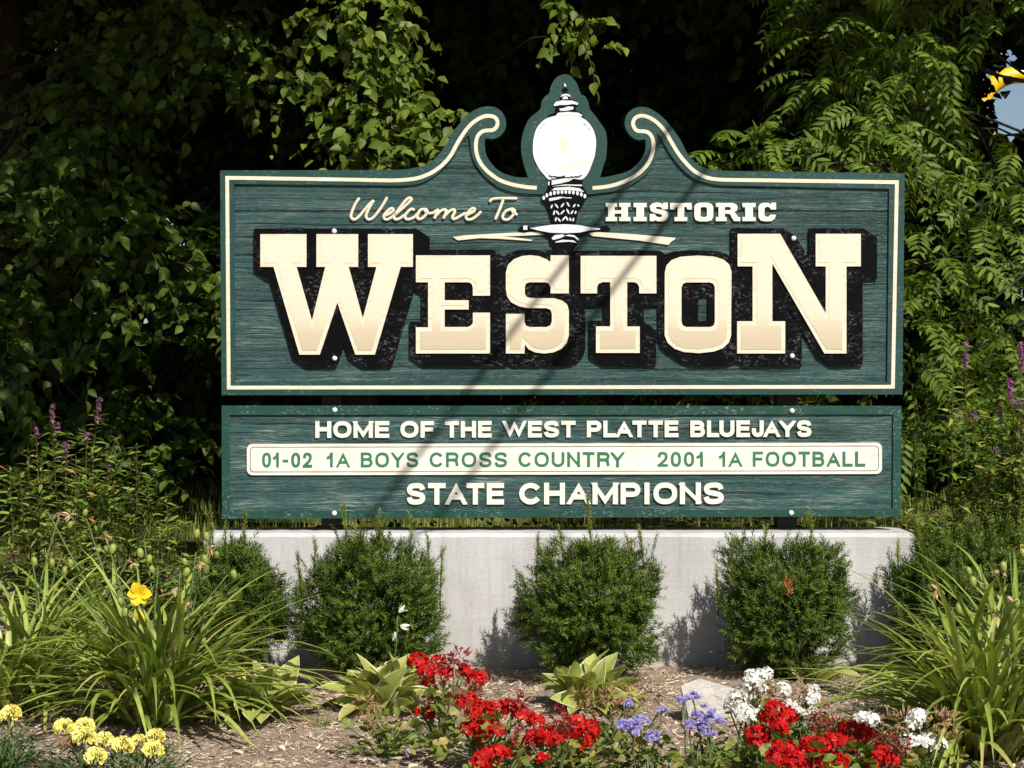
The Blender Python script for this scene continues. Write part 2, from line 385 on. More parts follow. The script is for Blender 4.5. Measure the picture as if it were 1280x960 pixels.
# ------------------------------------------------------------------ ground
def gh(x, y):
    x = np.asarray(x, float); y = np.asarray(y, float)
    bump = .012 * np.sin(3.1 * x + 1.3 * y) + .010 * np.sin(5.3 * y - 2.2 * x + 1) + .006 * np.sin(11 * x + 7 * y) + .005 * np.sin(17 * y - 9 * x)
    t = np.clip((y + .12) / .34, 0, 1); up = .40 * t * t * (3 - 2 * t)
    t2 = np.clip((y - .3) / 12, 0, 1)
    far = np.clip((np.hypot(x, y) - 15) / 60, 0, 1)
    return (bump - .004) * (1 - far) + up + .25 * t2
def axis_vals(parts):
    return np.unique(np.concatenate([np.linspace(a, b, n) for a, b, n in parts]).round(4))
gx = axis_vals([(-400, -30, 10), (-30, -4, 27), (-4, 4, 161), (4, 30, 27), (30, 400, 10)])
gy = axis_vals([(-400, -12, 12), (-12, -3, 19), (-3, 1, 101), (1, 5, 41), (5, 25, 41), (25, 900, 14)])
X, Y = np.meshgrid(gx, gy); V = np.stack([X, Y, gh(X, Y)], -1).reshape(-1, 3)
nx = len(gx)
ii = (np.arange(len(gy) - 1)[:, None] * nx + np.arange(nx - 1)[None]).ravel()
g = Geo(); g.v.append(V); g.n = len(V); g.li.append(np.stack([ii, ii + 1, ii + nx + 1, ii + nx], 1).ravel()); g.lt.append(np.full(len(ii), 4))
tag(g.build('ground', M['soil'], smooth=True), None, None, kind='structure')

# ------------------------------------------------------------------ concrete footing wall
WX0, WX1, WZ = (255 - 640) / F * 8.85, (1143 - 640) / F * 8.85, .655
wall = thing('concrete_wall', ((WX0 + WX1) / 2, .05, 0), 'long pale grey concrete footing wall behind the five yews and under the sign', 'wall')
g = Geo()
def chamfer_box(g, x0, x1, y0, y1, z0, z1, c):
    prof = [(y0, z0), (y0, z1 - c), (y0 + c, z1), (y1 - c, z1), (y1, z1 - c), (y1, z0)]
    n = len(prof); ns = 60; v = []; f = []
    r2 = random.Random(3)
    for i in range(ns + 1):
        x = x0 + (x1 - x0) * i / ns
        for j, (y, z) in enumerate(prof): v.append((x, y + (r2.uniform(-.0015, .0015) if 0 < j < 5 else 0), z + (r2.uniform(-.002, .002) if 0 < j < 5 else 0)))
    for i in range(ns):
        for j in range(n - 1): f.append((i * n + j, i * n + j + 1, (i + 1) * n + j + 1, (i + 1) * n + j)[::-1])
    f += [tuple(range(n)), tuple(ns * n + j for j in range(n))[::-1]]
    g.add(v, f)
chamfer_box(g, WX0, WX1, -.15, .26, -.3, WZ, .018)
g.build('wall_body', M['concrete'], wall)

# ------------------------------------------------------------------ sign posts
for px, lab in ((412, 'dark square sign post standing under the W side of the sign'), (987, 'dark square sign post standing under the N side of the sign')):
    x = (px - 640) * .004
    t = thing('sign_post', (x, .13, WZ), lab, 'post', 'posts carrying the sign boards')
    g = Geo(); g.box(x - .05, x + .05, .085, .185, WZ - .004, Z(240)); g.build('post_shaft', M['post'], t)
    g = Geo(); g.box(x - .085, x + .085, .072, .22, WZ + .002, WZ + .012)
    g.build('base_plate', M['post'], t)

# ------------------------------------------------------------------ the welcome sign
def P2(p): return ((p[0] - 640) * CAMD / F, Z(p[1]))
def C2(ps): return [P2(p) for p in ps]
def zo(ox, oy, s, pts): return [(ox + x / s, oy + y / s) for x, y in pts]

scroll_l = [(490, 212.5), (508, 211.5), (520, 209.3), (530, 207), (540.3, 201.2), (549.8, 191.7), (557.9, 180.9), (564.7, 167.4), (572.8, 156.5), (582.3, 145.7), (593.1, 137.6), (602.6, 133.8), (612, 132.9), (620.2, 134.6), (626.9, 139.6), (631.3, 146.4), (632.6, 153.8), (631, 162), (626.9, 168), (621.5, 172.1), (614.8, 173.7)]
scroll_l2 = [(606.4, 172.8), (606, 180.9), (607.3, 191.7), (612, 201.2), (618.8, 209.3), (626.9, 215.4), (637.8, 219.5), (647.2, 221.5), (660.1, 221.8)]
halo = [(655.4, 208), (652, 193.1), (651.3, 182), (652.3, 172.5), (656.3, 158.8), (661.3, 148.8), (667.5, 143), (673, 138.8), (676.3, 133.8), (676.9, 127.5), (680, 121.9), (685, 117.8), (687.1, 115.6), (687.8, 110.6), (690.6, 103.8), (695, 97.5), (701.3, 93.8), (707.5, 92.8), (712.5, 94.4), (718.1, 100), (721.9, 106.3), (725, 115), (726.9, 118.1), (731.3, 120.6), (735, 126.3), (736.3, 132.5), (738.1, 137.5), (743.8, 144.4), (750.6, 153.8), (756.3, 162.5), (758.5, 171.3), (758.8, 183.8), (757.5, 197.5), (756.2, 201.2)]
scroll_r2 = [(750.2, 221.5), (759, 220.8), (771.1, 218.1), (784.7, 214.1), (794.1, 207.3), (800.9, 199.9), (805.7, 191.1), (807.3, 182.3), (806.6, 173.9)]
scroll_r = [(799.6, 175.2), (792.8, 173.2), (786.7, 168), (782.2, 160.6), (780.9, 152.5), (783.3, 143.7), (789.4, 137.3), (798.2, 133.8), (807.7, 134.2), (817.2, 138.3), (826.6, 145), (834.8, 153.2), (844.2, 165.3), (852.4, 178.2), (859.1, 191.7), (867.2, 201.2), (876.7, 208), (887.5, 211.4), (900, 213.4)]
sp = lambda q: [tuple(p) for p in spline(q, 3)]
outer = [(275, 213)] + sp(scroll_l) + sp(scroll_l2) + sp(halo) + sp(scroll_r2) + sp(scroll_r) + [(1131, 216.5), (1128, 493), (277, 494)]
in_l = [(500, 232), (520, 230.3), (530.8, 226.9), (544.4, 218.8), (556.5, 208), (566, 197.2), (574.1, 185), (580.9, 174.1), (586.3, 168.7)]
in_l2 = [(587.7, 176.9), (589, 190.4), (593.1, 202.6), (601.2, 214.8), (612, 225.6), (624.2, 234.4), (637.8, 239.1), (652.7, 241.8), (680, 243)]
in_r2 = [(740, 242.5), (767, 239), (784.7, 233), (799.6, 224.2), (810.4, 214.8), (818.5, 201.2), (821.2, 185), (821.9, 171.4), (819.9, 164.7)]
in_r = [(826.6, 172.8), (834.8, 187.7), (844.2, 201.2), (855, 213.4), (868.6, 223.6), (882.1, 228.3), (900, 231.7)]
inner = [(292.7, 230)] + sp(in_l) + sp(in_l2) + sp(in_r2) + sp(in_r) + [(1111.5, 236), (1109, 477), (293.5, 477.5)]

sign = thing('welcome_sign', (.25, .04, Z(494)), 'large carved green town welcome sign with scroll top and big cream WESTON letters', 'sign')
g = Geo(); g.prism([C2(outer)], .0125, .07); g.build('wood_panel', M['field'], sign)
g = Geo(); g.prism([C2(outer), C2(inner)], 0.0, .0125); g.build('border', M['border'], sign)
line_l = [(671, 234.8), (656.7, 233.7), (639.1, 230.3), (624.2, 224.9), (613.4, 217.5), (606.6, 211.4), (599.9, 202.6), (595.8, 191.7), (594.9, 179.6), (597.2, 170.1), (602.6, 164.5), (609.3, 163), (615.4, 162.7), (620.2, 159.4), (622.0, 153.2), (619.5, 147.6), (613.4, 145), (605.3, 145.5), (595.8, 150), (586.3, 157.9), (578.2, 168.7), (571.4, 179.6), (563.3, 194.4), (552.5, 206.6), (540.3, 215.4), (528.1, 220.8), (515, 223.9), (490, 225.6), (440, 224.6)]
line_r = [(740.7, 235), (757.6, 233.4), (775.2, 229), (790.1, 222.2), (802.3, 213.4), (811.1, 202.6), (815.8, 190.4), (816.9, 178.2), (813.8, 169.4), (807.7, 164.6), (796.8, 163.6), (792.4, 158.8), (791.4, 152.5), (794.8, 146.9), (802.3, 144.7), (811.7, 147), (821.2, 153.2), (830.7, 163.3), (838.8, 176.9), (846.9, 190.4), (856.4, 202.6), (867.2, 213.4), (879.4, 220.2), (890.3, 223.6), (905, 224.8)]
full = sp(line_l) + [(284, 222.3), (286, 484.5), (1116, 483.5), (1121, 227.8)] + sp(line_r)[::-1]
g = Geo(); g.prism(ribbon(C2(full), .0185), -.0022, .0005); g.build('trim_line', M['cream'], sign)

LET = {
 'W': (310, 270, 4.8, [[(76,110),(352,110),(352,306),(293,306),(385,628),(465,306),(412,306),(412,110),(662,110),(662,306),(605,306),(690,615),(772,306),(721,306),(721,110),(990,110),(990,306),(917,306),(762,832),(645,832),(537,520),(432,832),(310,832),(155,306),(76,306)]]),
 'E': (500, 290, 5.333, [[(107,157),(600,157),(600,425),(486,425),(486,372),(480,350),(466,339),(450,336),(298,336),(298,456),(458,456),(458,517),(298,517),(298,634),(450,634),(470,626),(486,608),(486,538),(600,538),(600,810),(107,810),(107,636),(188,636),(188,336),(107,336)]]),
 'S': (500, 290, 5.333, [[(1003,200),(1003,157),(1125,157),(1125,410),(1003,410),(1003,365),(990,343),(965,336),(860,336),(840,345),(832,366),(832,412),(842,432),(865,440),(1030,443),(1085,460),(1115,487),(1125,524),(1125,690),(1110,740),(1075,780),(1020,803),(960,810),(900,802),(858,783),(832,750),(830,810),(706,810),(706,546),(830,546),(830,602),(840,625),(865,634),(975,634),(1003,622),(1012,596),(1012,545),(1002,519),(977,508),(850,508),(790,495),(740,468),(714,430),(706,380),(706,270),(720,220),(760,182),(815,161),(870,156),(925,162),(970,180)]]),
 'T': (680, 290, 5.333, [[(244,160),(748,160),(748,410),(634,410),(634,368),(622,345),(600,335),(553,335),(553,630),(637,630),(637,806),(346,806),(346,630),(441,630),(441,335),(388,335),(362,347),(353,370),(353,410),(244,410)]]),
 'O': (680, 290, 5.333, [[(804,270),(816,222),(850,187),(910,166),(1025,158),(1130,165),(1194,184),(1232,217),(1248,265),(1245,690),(1230,738),(1190,775),(1130,797),(1030,808),(930,800),(868,778),(824,740),(803,690)], [(915,370),(925,346),(948,337),(1104,337),(1128,346),(1137,370),(1137,600),(1128,625),(1104,634),(948,634),(924,624),(915,600)]]),
 'N': (880, 270, 4.8, [[(200,108),(455,108),(728,585),(728,303),(668,303),(668,108),(938,108),(938,303),(852,303),(852,825),(720,825),(408,285),(408,632),(485,632),(485,825),(197,825),(197,632),(290,632),(290,303),(200,303)]]),
}
PX = CAMD / F
def shade_outline(polys, x0=312, x1=1112, y0=280, y1=468, st=.5):
    """the painted block shade behind the letters: outset letters swept down to the right, traced as clean outlines"""
    xs = np.arange(x0, x1, st); ys = np.arange(y0, y1, st); Xg, Yg = np.meshgrid(xs, ys); m = np.zeros(Xg.shape, bool)
    for c in polys:
        c = np.array(c); q = np.roll(c, -1, 0)
        for (ax_, ay), (bx, by) in zip(c, q):
            if ay == by: continue
            k = (ay > Yg) != (by > Yg)
            m ^= k & (Xg < (bx - ax_) * (Yg - ay) / (by - ay) + ax_)
    k = int(6.2 / st); d = m.copy()
    for i in range(1, k + 1):
        d[:, i:] |= m[:, :-i]; d[:, :-i] |= m[:, i:]
    m = d.copy()
    for i in range(1, k + 1):
        d[i:] |= m[:-i]; d[:-i] |= m[i:]
    w_ = np.zeros_like(d)
    for i in range(0, 66):
        dx = int(round((-2 + 17 * i / 65) / st)); dy = int(round((-1 + 11 * i / 65) / st))
        w_ |= np.roll(np.roll(d, dx, 1), dy, 0)
    f = w_.astype(float)
    for _ in range(3):
        f = (np.roll(f, 1, 0) + 2 * f + np.roll(f, -1, 0)) / 4; f = (np.roll(f, 1, 1) + 2 * f + np.roll(f, -1, 1)) / 4
    seg = {}
    b_ = f > .5
    code = b_[:-1, :-1] * 1 + b_[:-1, 1:] * 2 + b_[1:, 1:] * 4 + b_[1:, :-1] * 8
    E_ = {1: [(3, 0)], 2: [(0, 1)], 3: [(3, 1)], 4: [(1, 2)], 5: [(3, 2), (1, 0)], 6: [(0, 2)], 7: [(3, 2)], 8: [(2, 3)], 9: [(2, 0)], 10: [(0, 3), (2, 1)], 11: [(2, 1)], 12: [(1, 3)], 13: [(1, 0)], 14: [(0, 3)]}
    for i, j in zip(*np.nonzero((code > 0) & (code < 15))):
        for a_, c_ in E_[int(code[i, j])]:
            ed = [(0, i, j), (1, i, j + 1), (0, i + 1, j), (1, i, j)]
            seg[ed[a_]] = ed[c_]
    def pt(e):
        t_, i, j = e; u = f[i, j]; v = f[i, j + 1] if t_ == 0 else f[i + 1, j]; k_ = (.5 - u) / (v - u)
        return (xs[j] + st * k_, ys[i]) if t_ == 0 else (xs[j], ys[i] + st * k_)
    loops = []
    while seg:
        s0 = next(iter(seg)); L = []; e = s0
        while e in seg: L.append(pt(e)); e = seg.pop(e)
        if len(L) > 12: loops.append(np.array(L))
    def simp(p, tol):
        keep = np.zeros(len(p), bool); keep[0] = keep[-1] = True; stack = [(0, len(p) - 1)]
        while stack:
            a_, c_ = stack.pop()
            if c_ - a_ < 2: continue
            v = p[c_] - p[a_]; l = np.hypot(*v) + 1e-9; w2 = p[a_ + 1:c_] - p[a_]
            dd_ = np.abs(v[0] * w2[:, 1] - v[1] * w2[:, 0]) / l if l > 1e-6 else np.hypot(w2[:, 0], w2[:, 1])
            i = int(dd_.argmax())
            if dd_[i] > tol: i += a_ + 1; keep[i] = True; stack += [(a_, i), (i, c_)]
        return p[keep]
    res = []
    for L in loops:
        h_ = len(L) // 2; q = np.concatenate([simp(L[:h_ + 1], .16)[:-1], simp(np.concatenate([L[h_:], L[:1]]), .16)[:-1]])
        res.append([tuple(v) for v in q])
    res.sort(key=lambda c: -abs(area(c)))
    return res
gs = Geo()
for i, ch in enumerate('WESTON'):
    ox, oy, s, cs = LET[ch]
    con = [C2(zo(ox, oy, s, c)) for c in cs]
    hole = [False] + [True] * (len(con) - 1)
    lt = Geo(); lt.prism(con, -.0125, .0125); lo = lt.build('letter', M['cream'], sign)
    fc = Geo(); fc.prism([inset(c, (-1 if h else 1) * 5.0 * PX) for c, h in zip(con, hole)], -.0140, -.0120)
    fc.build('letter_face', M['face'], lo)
shade = shade_outline([zo(LET[ch][0], LET[ch][1], LET[ch][2], c) for ch in 'WESTON' for c in LET[ch][3]])
gs.prism([C2(c) for c in shade], -.004, .0125)
gs.build('letter_shade', M['black'], sign)

Hz = lambda pts: C2(zo(740, 240, 5.12, pts))
def I_(x): return [(x,70),(x+84,70),(x+84,97),(x+67,97),(x+67,160),(x+84,160),(x+84,186),(x,186),(x,160),(x+18,160),(x+18,97),(x,97)]
hist = [
 [[(88,70),(160,70),(160,95),(145,95),(145,117),(188,117),(188,95),(174,95),(174,70),(246,70),(246,95),(230,95),(230,160),(246,160),(246,186),(174,186),(174,160),(188,160),(188,138),(145,138),(145,160),(160,160),(160,186),(88,186),(88,160),(103,160),(103,95),(88,95)]],
 [I_(266)],
 [[(370,90),(385,73),(418,66),(442,71),(452,80),(456,68),(485,68),(485,110),(452,110),(442,97),(422,93),(407,98),(412,107),(460,115),(482,128),(489,150),(480,175),(460,187),(425,188),(403,180),(398,186),(370,186),(370,140),(402,140),(410,155),(430,162),(448,158),(450,148),(438,141),(395,132),(375,118)]],
 [[(500,70),(638,70),(638,112),(612,112),(605,95),(590,95),(590,160),(610,160),(610,186),(528,186),(528,160),(548,160),(548,95),(535,95),(528,112),(500,112)]],
 [[(655,95),(665,76),(690,68),(740,68),(765,76),(776,95),(776,160),(765,180),(740,188),(690,188),(665,180),(655,160)], [(695,105),(703,96),(728,96),(736,105),(736,150),(728,160),(703,160),(695,150)]],
 [[(793,70),(900,70),(925,80),(933,98),(928,118),(912,128),(930,150),(932,160),(948,160),(948,186),(910,186),(895,165),(883,140),(850,138),(850,160),(862,160),(862,186),(793,186),(793,160),(810,160),(810,95),(793,95)], [(850,95),(880,95),(890,102),(888,112),(880,116),(850,116)]],
 [I_(963)],
 [[(1065,95),(1075,76),(1100,68),(1130,70),(1145,79),(1150,68),(1178,68),(1178,112),(1145,112),(1138,98),(1120,94),(1105,102),(1103,145),(1110,158),(1130,158),(1142,145),(1178,145),(1170,170),(1150,186),(1110,188),(1080,182),(1066,162)]],
]
for cs in hist:
    g = Geo(); g.prism([Hz(c) for c in cs], .000, .0125); g.build('letter', M['offwhite'], sign)

# script "Welcome To"
scr = [
 [(155,65),(125,112),(102,168),(99,195),(116,211),(145,198),(190,145),(225,105),(252,82)],
 [(252,82),(225,125),(203,170),(200,196),(218,211),(250,195),(290,145),(325,90),(340,60)],
 [(325,186),(365,165),(382,147),(368,137),(340,157),(318,186),(324,208),(350,207),(400,172),(470,112),(500,80),(492,66),(465,82),(412,150),(387,190),(393,209),(420,205),(458,180)],
 [(518,152),(512,141),(490,147),(462,180),(463,204),(485,209),(520,195),(550,165)],
 [(592,141),(562,148),(541,182),(546,205),(570,205),(600,176),(606,152),(592,141),(602,164),(640,168),(680,146),(668,172),(655,206)],
 [(662,190),(700,152),(728,146),(733,160),(714,206)], [(722,190),(760,152),(787,146),(789,163),(775,194),(785,208),(815,195),(865,165)],
 [(868,182),(912,160),(924,142),(906,138),(882,160),(866,188),(874,209),(904,208),(940,185),(968,155)],
 [(1024,94),(1038,77),(1080,70),(1210,70)], [(1115,74),(1092,138),(1060,212)],
 [(1168,140),(1132,155),(1111,186),(1118,209),(1150,209),(1180,180),(1190,152),(1170,139),(1180,163),(1210,180)],
]
g = Geo()
for k, st in enumerate(scr):
    q = spline(zo(420, 235, 5.333, st), 6)
    w3 = np.array([(*P2(p), 0) for p in q]); w3 = np.stack([w3[:, 0], np.full(len(w3), .006 - .0004 * (k % 3)), w3[:, 1]], 1)
    tw = np.full(len(w3), .0078); tw[:1] = .006; tw[-1:] = .005
    g.tube(w3, tw, 10)
g.build('script_lettering', M['cream'], sign)

# pale ribbons beside the lamp
g = Geo()
g.prism([C2([(566,296),(580,294.2),(607,292.6),(640,290.8),(682,289.5),(684,293),(650,294.6),(630,295.4),(645,297),(666,299.7),(664,301.2),(645,299.8),(622,298.2),(600,297.6),(572,300.3)])], .004, .0125)
g.prism([C2(zo(740, 240, 5.12, [(-20,262),(20,255),(250,268),(538,293),(528,305),(507,318),(490,338),(300,310),(0,281)]))], .004, .0125)
g.build('ribbon_swash', M['cream'], sign)

# the carved street lamp emblem
z5 = lambda p: C2(zo(630, 85, 8, p)); z6 = lambda p: C2(zo(630, 195, 7.387, p))
g = Geo()
g.prism([z6([(405,215),(725,205),(727,280),(762,330),(770,380),(745,410),(735,445),(690,490),(662,632),(690,633),(860,660),(950,640),(985,680),(930,692),(860,680),(700,742),(690,790),(642,850),(640,905),(480,905),(480,850),(430,800),(420,742),(330,705),(250,682),(190,700),(145,690),(140,660),(180,640),(225,650),(240,665),(440,632),(455,630),(410,480),(385,430),(350,410),(350,370),(390,325),(403,285)])], -.0035, .0125)
g.prism([z5([(575,215),(598,203),(610,185),(625,205),(645,215),(632,240),(640,258),(670,280),(655,310),(700,322),(747,345),(742,380),(717,387),(717,430),(772,445),(805,510),(425,512),(448,470),(508,448),(513,387),(493,382),(493,350),(560,323),(558,285),(590,250)])], -.0035, .002)
lamp = g.build('lamp_emblem', M['ink'], sign)
gl = spline(zo(630, 85, 8, [(290,770),(300,690),(330,600),(390,530),(450,497),(520,480),(610,476),(700,480),(780,500),(850,555),(900,640),(920,740),(910,850)]) + zo(630, 195, 7.387, [(830,20),(780,150),(722,215),(640,208),(560,196),(500,200),(420,220),(380,185),(320,110),(272,0)]), 3, True)
g = Geo(); g.prism([C2([tuple(p) for p in gl])], -.0060, .002); g.build('globe', M['globe'], lamp)
g = Geo()
def ell(cx, cy, rx, ry, n=14, rot=0):
    c, s = math.cos(rot), math.sin(rot)
    return [(cx + rx * math.cos(a) * c - ry * math.sin(a) * s, cy + rx * math.cos(a) * s + ry * math.sin(a) * c) for a in np.linspace(0, 2 * math.pi, n, endpoint=False)]
g.prism([z5(ell(600, 765, 45, 55)) ], -.0066, -.0055); g.prism([z5(ell(600, 840, 24, 50))], -.0068, -.0055)
arc = [(470 + 0, 585), (520, 560), (580, 548), (640, 545)]
g.prism(ribbon(z5([tuple(p) for p in spline(arc, 5)]), .006), -.0066, -.0055)
g.prism(ribbon(z6([tuple(p) for p in spline([(540,108),(620,95),(690,55),(725,15),(735,-20)], 5)]), .009), -.0066, -.0055)
g.build('globe_glow', M['straw'], lamp)
g = Geo(); r3 = random.Random(5)
for pl in ([(600,160),(612,156),(623,183),(606,192)], [(563,292),(580,266),(620,258),(662,270),(662,292),(630,276),(592,282)], [(583,304),(605,281),(636,289),(640,312),(590,314)], [(497,365),(520,340),(580,325),(680,328),(742,350),(737,372),(690,362),(620,372),(560,372),(500,384)],
           [(553,408),(590,404),(640,386),(697,390),(692,415),(620,430),(560,431)], [(513,482),(540,450),(640,440),(740,448),(780,470),(777,489),(700,479),(610,475)]):
    g.prism([z5(pl)], -.0072, -.003)
for pl in ([(440,225),(560,207),(642,210),(600,235),(520,255),(440,268)], [(440,282),(560,264),(720,266),(720,279),(580,274)], [(437,317),(470,295),(600,285),(700,300),(742,333),(600,315)], [(413,395),(440,388),(520,376),(560,380),(500,402),(418,418)], [(545,383),(625,384),(620,392),(560,391)],
           [(238,668),(340,650),(440,636),(560,631),(690,638),(770,655),(888,670),(882,681),(800,686),(700,707),(560,714),(430,709),(330,691)], [(178,643),(216,643),(216,682),(178,682)], [(438,758),(470,731),(540,724),(562,738),(520,760),(452,776)], [(560,735),(600,727),(645,732),(690,765),(686,783),(650,750)], [(470,793),(540,774),(640,780),(672,802),(600,791),(480,800)],
           [(407,238),(420,236),(420,270),(407,272)]):
    g.prism([z6(pl)], -.0072, -.003)
for cx, cy in [(367,388),(396,364),(430,350),(465,341),(500,336),(535,333),(570,332),(605,333),(640,337),(678,344),(714,355),(746,372)]:
    g.prism([z6(ell(cx, cy, 13, 20, 10))], -.0072, -.003)
for cx, cy, l, a in [(440,468,20,-1.2),(485,462,26,.9),(540,455,26,-.9),(592,448,26,1.0),(648,460,20,-.9),(685,458,12,.8),(462,525,24,-1.3),(495,525,26,.9),(540,520,28,-.8),(590,512,28,1.1),(628,520,22,-1),(660,522,16,-1.2),(478,585,22,-1.4),(508,590,24,.9),(552,580,26,-.9),(580,578,26,1.1),(612,585,18,1.2),(640,588,18,-1.5)]:
    g.prism([z6(ell(cx, cy, l, 8, 8, a))], -.0072, -.003)
g.build('lamp_highlights', M['silver'], lamp)
g = Geo()
for k in range(30):
    t = k / 29; x = 415 + 300 * t; y = 182 + 12 * math.sin(t * 3.14) + r3.uniform(-6, 6)
    g.prism([z6([(x - r3.uniform(5, 14), y + r3.uniform(5, 12)), (x + r3.uniform(-6, 6), y - r3.uniform(2, 9)), (x + r3.uniform(6, 15), y + r3.uniform(4, 12))])], -.0074 - .00002 * k, -.0055)
for k in range(24):
    t = k / 23; q = gl[int(len(gl) * (.78 + .16 * t)) % len(gl)]; x, y = q[0] + 5 + r3.uniform(-.4, .4), q[1] - 1
    sc = .5 + 1.4 * (1 - t)
    g.prism([C2(ell(x, y, .45 * sc, 1.0 * sc, 6, r3.uniform(-.4, .4)))], -.0074, -.0055)
for k in range(14):
    t = k / 13; x = 338 + 70 * t; y = 645 - 95 * t
    if r3.random() < .75: g.prism([z5(ell(x, y, 3, 7, 6, .6))], -.0074, -.0055)
    t2 = 790 + 65 * t
    if r3.random() < .5: g.prism([z5(ell(t2, 545 + 75 * t, 3, 6, 6, -.6))], -.0074, -.0055)
g.build('lamp_ink_flecks', M['ink'], lamp)

def bolt(px, py, parent, y=-.002):
    c = at(px, py, 0); g = Geo(); n = 14
    prof = [(.0125, .002), (.0125, -.004), (.009, -.0085), (.004, -.0105)]
    v = [(c[0] + r * math.cos(a), y + yy, c[2] + r * math.sin(a)) for r, yy in prof for a in np.linspace(0, 2 * math.pi, n, endpoint=False)]
    f = [(i * n + j, i * n + (j + 1) % n, (i + 1) * n + (j + 1) % n, (i + 1) * n + j) for i in range(3) for j in range(n)] + [tuple(3 * n + j for j in range(n))]
    g.add(v, f); g.build('bolt', M['bolt'], parent, smooth=True)
for p in ((418, 289), (418.5, 448), (992, 298), (990, 445)): bolt(*p, sign, -.004)

# ------------------------------------------------------------------ the champions board
low = thing('champions_sign', (.25, .04, Z(648)), 'green lower board with HOME OF THE WEST PLATTE BLUEJAYS and an ivory plaque', 'sign')
lo_outer = [(277, 507), (1127, 507.5), (1126, 645.5), (277.5, 648.5)]
lo_inner = [(286.5, 518.5), (1116.5, 518), (1116, 636.5), (287, 639)]
g = Geo(); g.prism([C2(lo_outer)], .011, .065); g.build('wood_panel', M['field2'], low)
g = Geo(); g.prism([C2(lo_outer), C2(lo_inner)], .0, .011); g.build('border', M['border2'], low)
skew = lambda x: -1.6 * (x - 310) / 792
def rrect(x0, x1, y0, y1, r, n=5):
    c = []
    for cx, cy, a0 in ((x1 - r, y0 + r, -90), (x1 - r, y1 - r, 0), (x0 + r, y1 - r, 90), (x0 + r, y0 + r, 180)):
        for k in range(n + 1):
            a = math.radians(a0 + 90 * k / n); c.append((cx + r * math.cos(a), cy + r * math.sin(a)))
    return [(x, y + skew(x)) for x, y in c]
g = Geo(); g.prism([C2(rrect(308.5, 1102.5, 555, 594, 7))], .001, .011); plq = g.build('plaque', M['plaque'], low)
g = Geo(); g.prism([C2(rrect(312.3, 1098.7, 558.6, 590.4, 5)), C2(rrect(313.2, 1097.8, 559.5, 589.5, 4.4))], .0003, .001); g.build('outline', M['brownline'], plq)

def arcp(cx, cy, rx, ry, a0, a1, n=14):
    return [(cx + rx * math.cos(math.radians(a)), cy + ry * math.sin(math.radians(a))) for a in np.linspace(a0, a1, n)]
O_ = [(p, True) for p in [[(.5 + .5 * math.copysign(abs(math.cos(a)) ** .85, math.cos(a)), .5 + .5 * math.copysign(abs(math.sin(a)) ** .85, math.sin(a))) for a in np.linspace(0, 2 * math.pi, 28, endpoint=False)]]]
S_ = [(list(map(tuple, spline([(.98,.74),(.86,.95),(.5,1),(.12,.93),(.02,.75),(.14,.58),(.5,.5),(.86,.42),(.99,.25),(.86,.06),(.5,0),(.12,.05),(.0,.28)], 4))), False)]
GL = {  # letter: (relative width, strokes); strokes run along the middle of the brush in a unit box
 'A': (.80, [([(0,0),(.5,1),(1,0)], 'm'), ([(.2,.30),(.8,.30)], False)]),
 'B': (.74, [([(0,0),(0,1)], False), ([(0,1),(.6,1)] + arcp(.62,.77,.30,.23,88,-90,8) + [(0,.54)], False), ([(0,.54),(.65,.54)] + arcp(.68,.27,.32,.27,88,-90,8) + [(0,0)], False)]),
 'C': (.80, [(arcp(.52,.5,.52,.5,33,327,24), False)]),
 'E': (.68, [([(1,1),(0,1),(0,0),(1,0)], False), ([(0,.52),(.92,.52)], False)]),
 'F': (.64, [([(1,1),(0,1),(0,0)], False), ([(0,.5),(.9,.5)], False)]),
 'H': (.76, [([(0,0),(0,1)], False), ([(1,0),(1,1)], False), ([(0,.52),(1,.52)], False)]),
 'I': (.27, [([(.5,0),(.5,1)], False)]),
 'J': (.60, [([(1,1),(1,.3)] + arcp(.5,.3,.5,.3,0,-180,10)[1:] + [(0,.38)], False)]),
 'L': (.62, [([(0,1),(0,0),(1,0)], False)]),
 'M': (.92, [([(0,0),(0,1)], False), ([(0,1.02),(.5,.02),(1,1.02)], 'm'), ([(1,0),(1,1)], False)]),
 'N': (.76, [([(0,0),(0,1)], False), ([(0.02,1.0),(.98,0)], 'x'), ([(1,0),(1,1)], False)]),
 'O': (.86, O_), '0': (.60, O_),
 'P': (.72, [([(0,0),(0,1)], False), ([(0,1),(.65,1)] + arcp(.66,.72,.34,.28,88,-90,8) + [(0,.44)], False)]),
 'R': (.76, [([(0,0),(0,1)], False), ([(0,1),(.65,1)] + arcp(.64,.74,.33,.26,88,-90,8) + [(0,.48)], False), ([(.62,.48),(.88,.40),(.93,.2),(.97,0)], False)]),
 'S': (.74, S_),
 'T': (.70, [([(0,1),(1,1)], False), ([(.5,1),(.5,0)], False)]),
 'U': (.76, [([(0,1),(0,.32)] + arcp(.5,.36,.5,.36,-170,-10,12) + [(1,.32),(1,1)], False)]),
 'W': (1.12, [([(0,1),(.26,0),(.5,1),(.74,0),(1,1)], 'm')]),
 'Y': (.76, [([(0,1),(.5,.44),(1,1)], 'x'), ([(.5,.46),(.5,0)], False)]),
 '1': (.40, [([(.75,0),(.75,1)], False), ([(.0,.70),(.42,.78),(.68,1.0)], 'x')]),
 '2': (.60, [(list(map(tuple, spline([(.02,.66),(.12,.93),(.5,1),(.88,.92),(.97,.7),(.82,.45),(.4,.22),(.06,.02)], 4))), False), ([(.0,0),(1,0)], False)]),
 '-': (.42, [([(.1,.42),(.9,.42)], False)]),
}
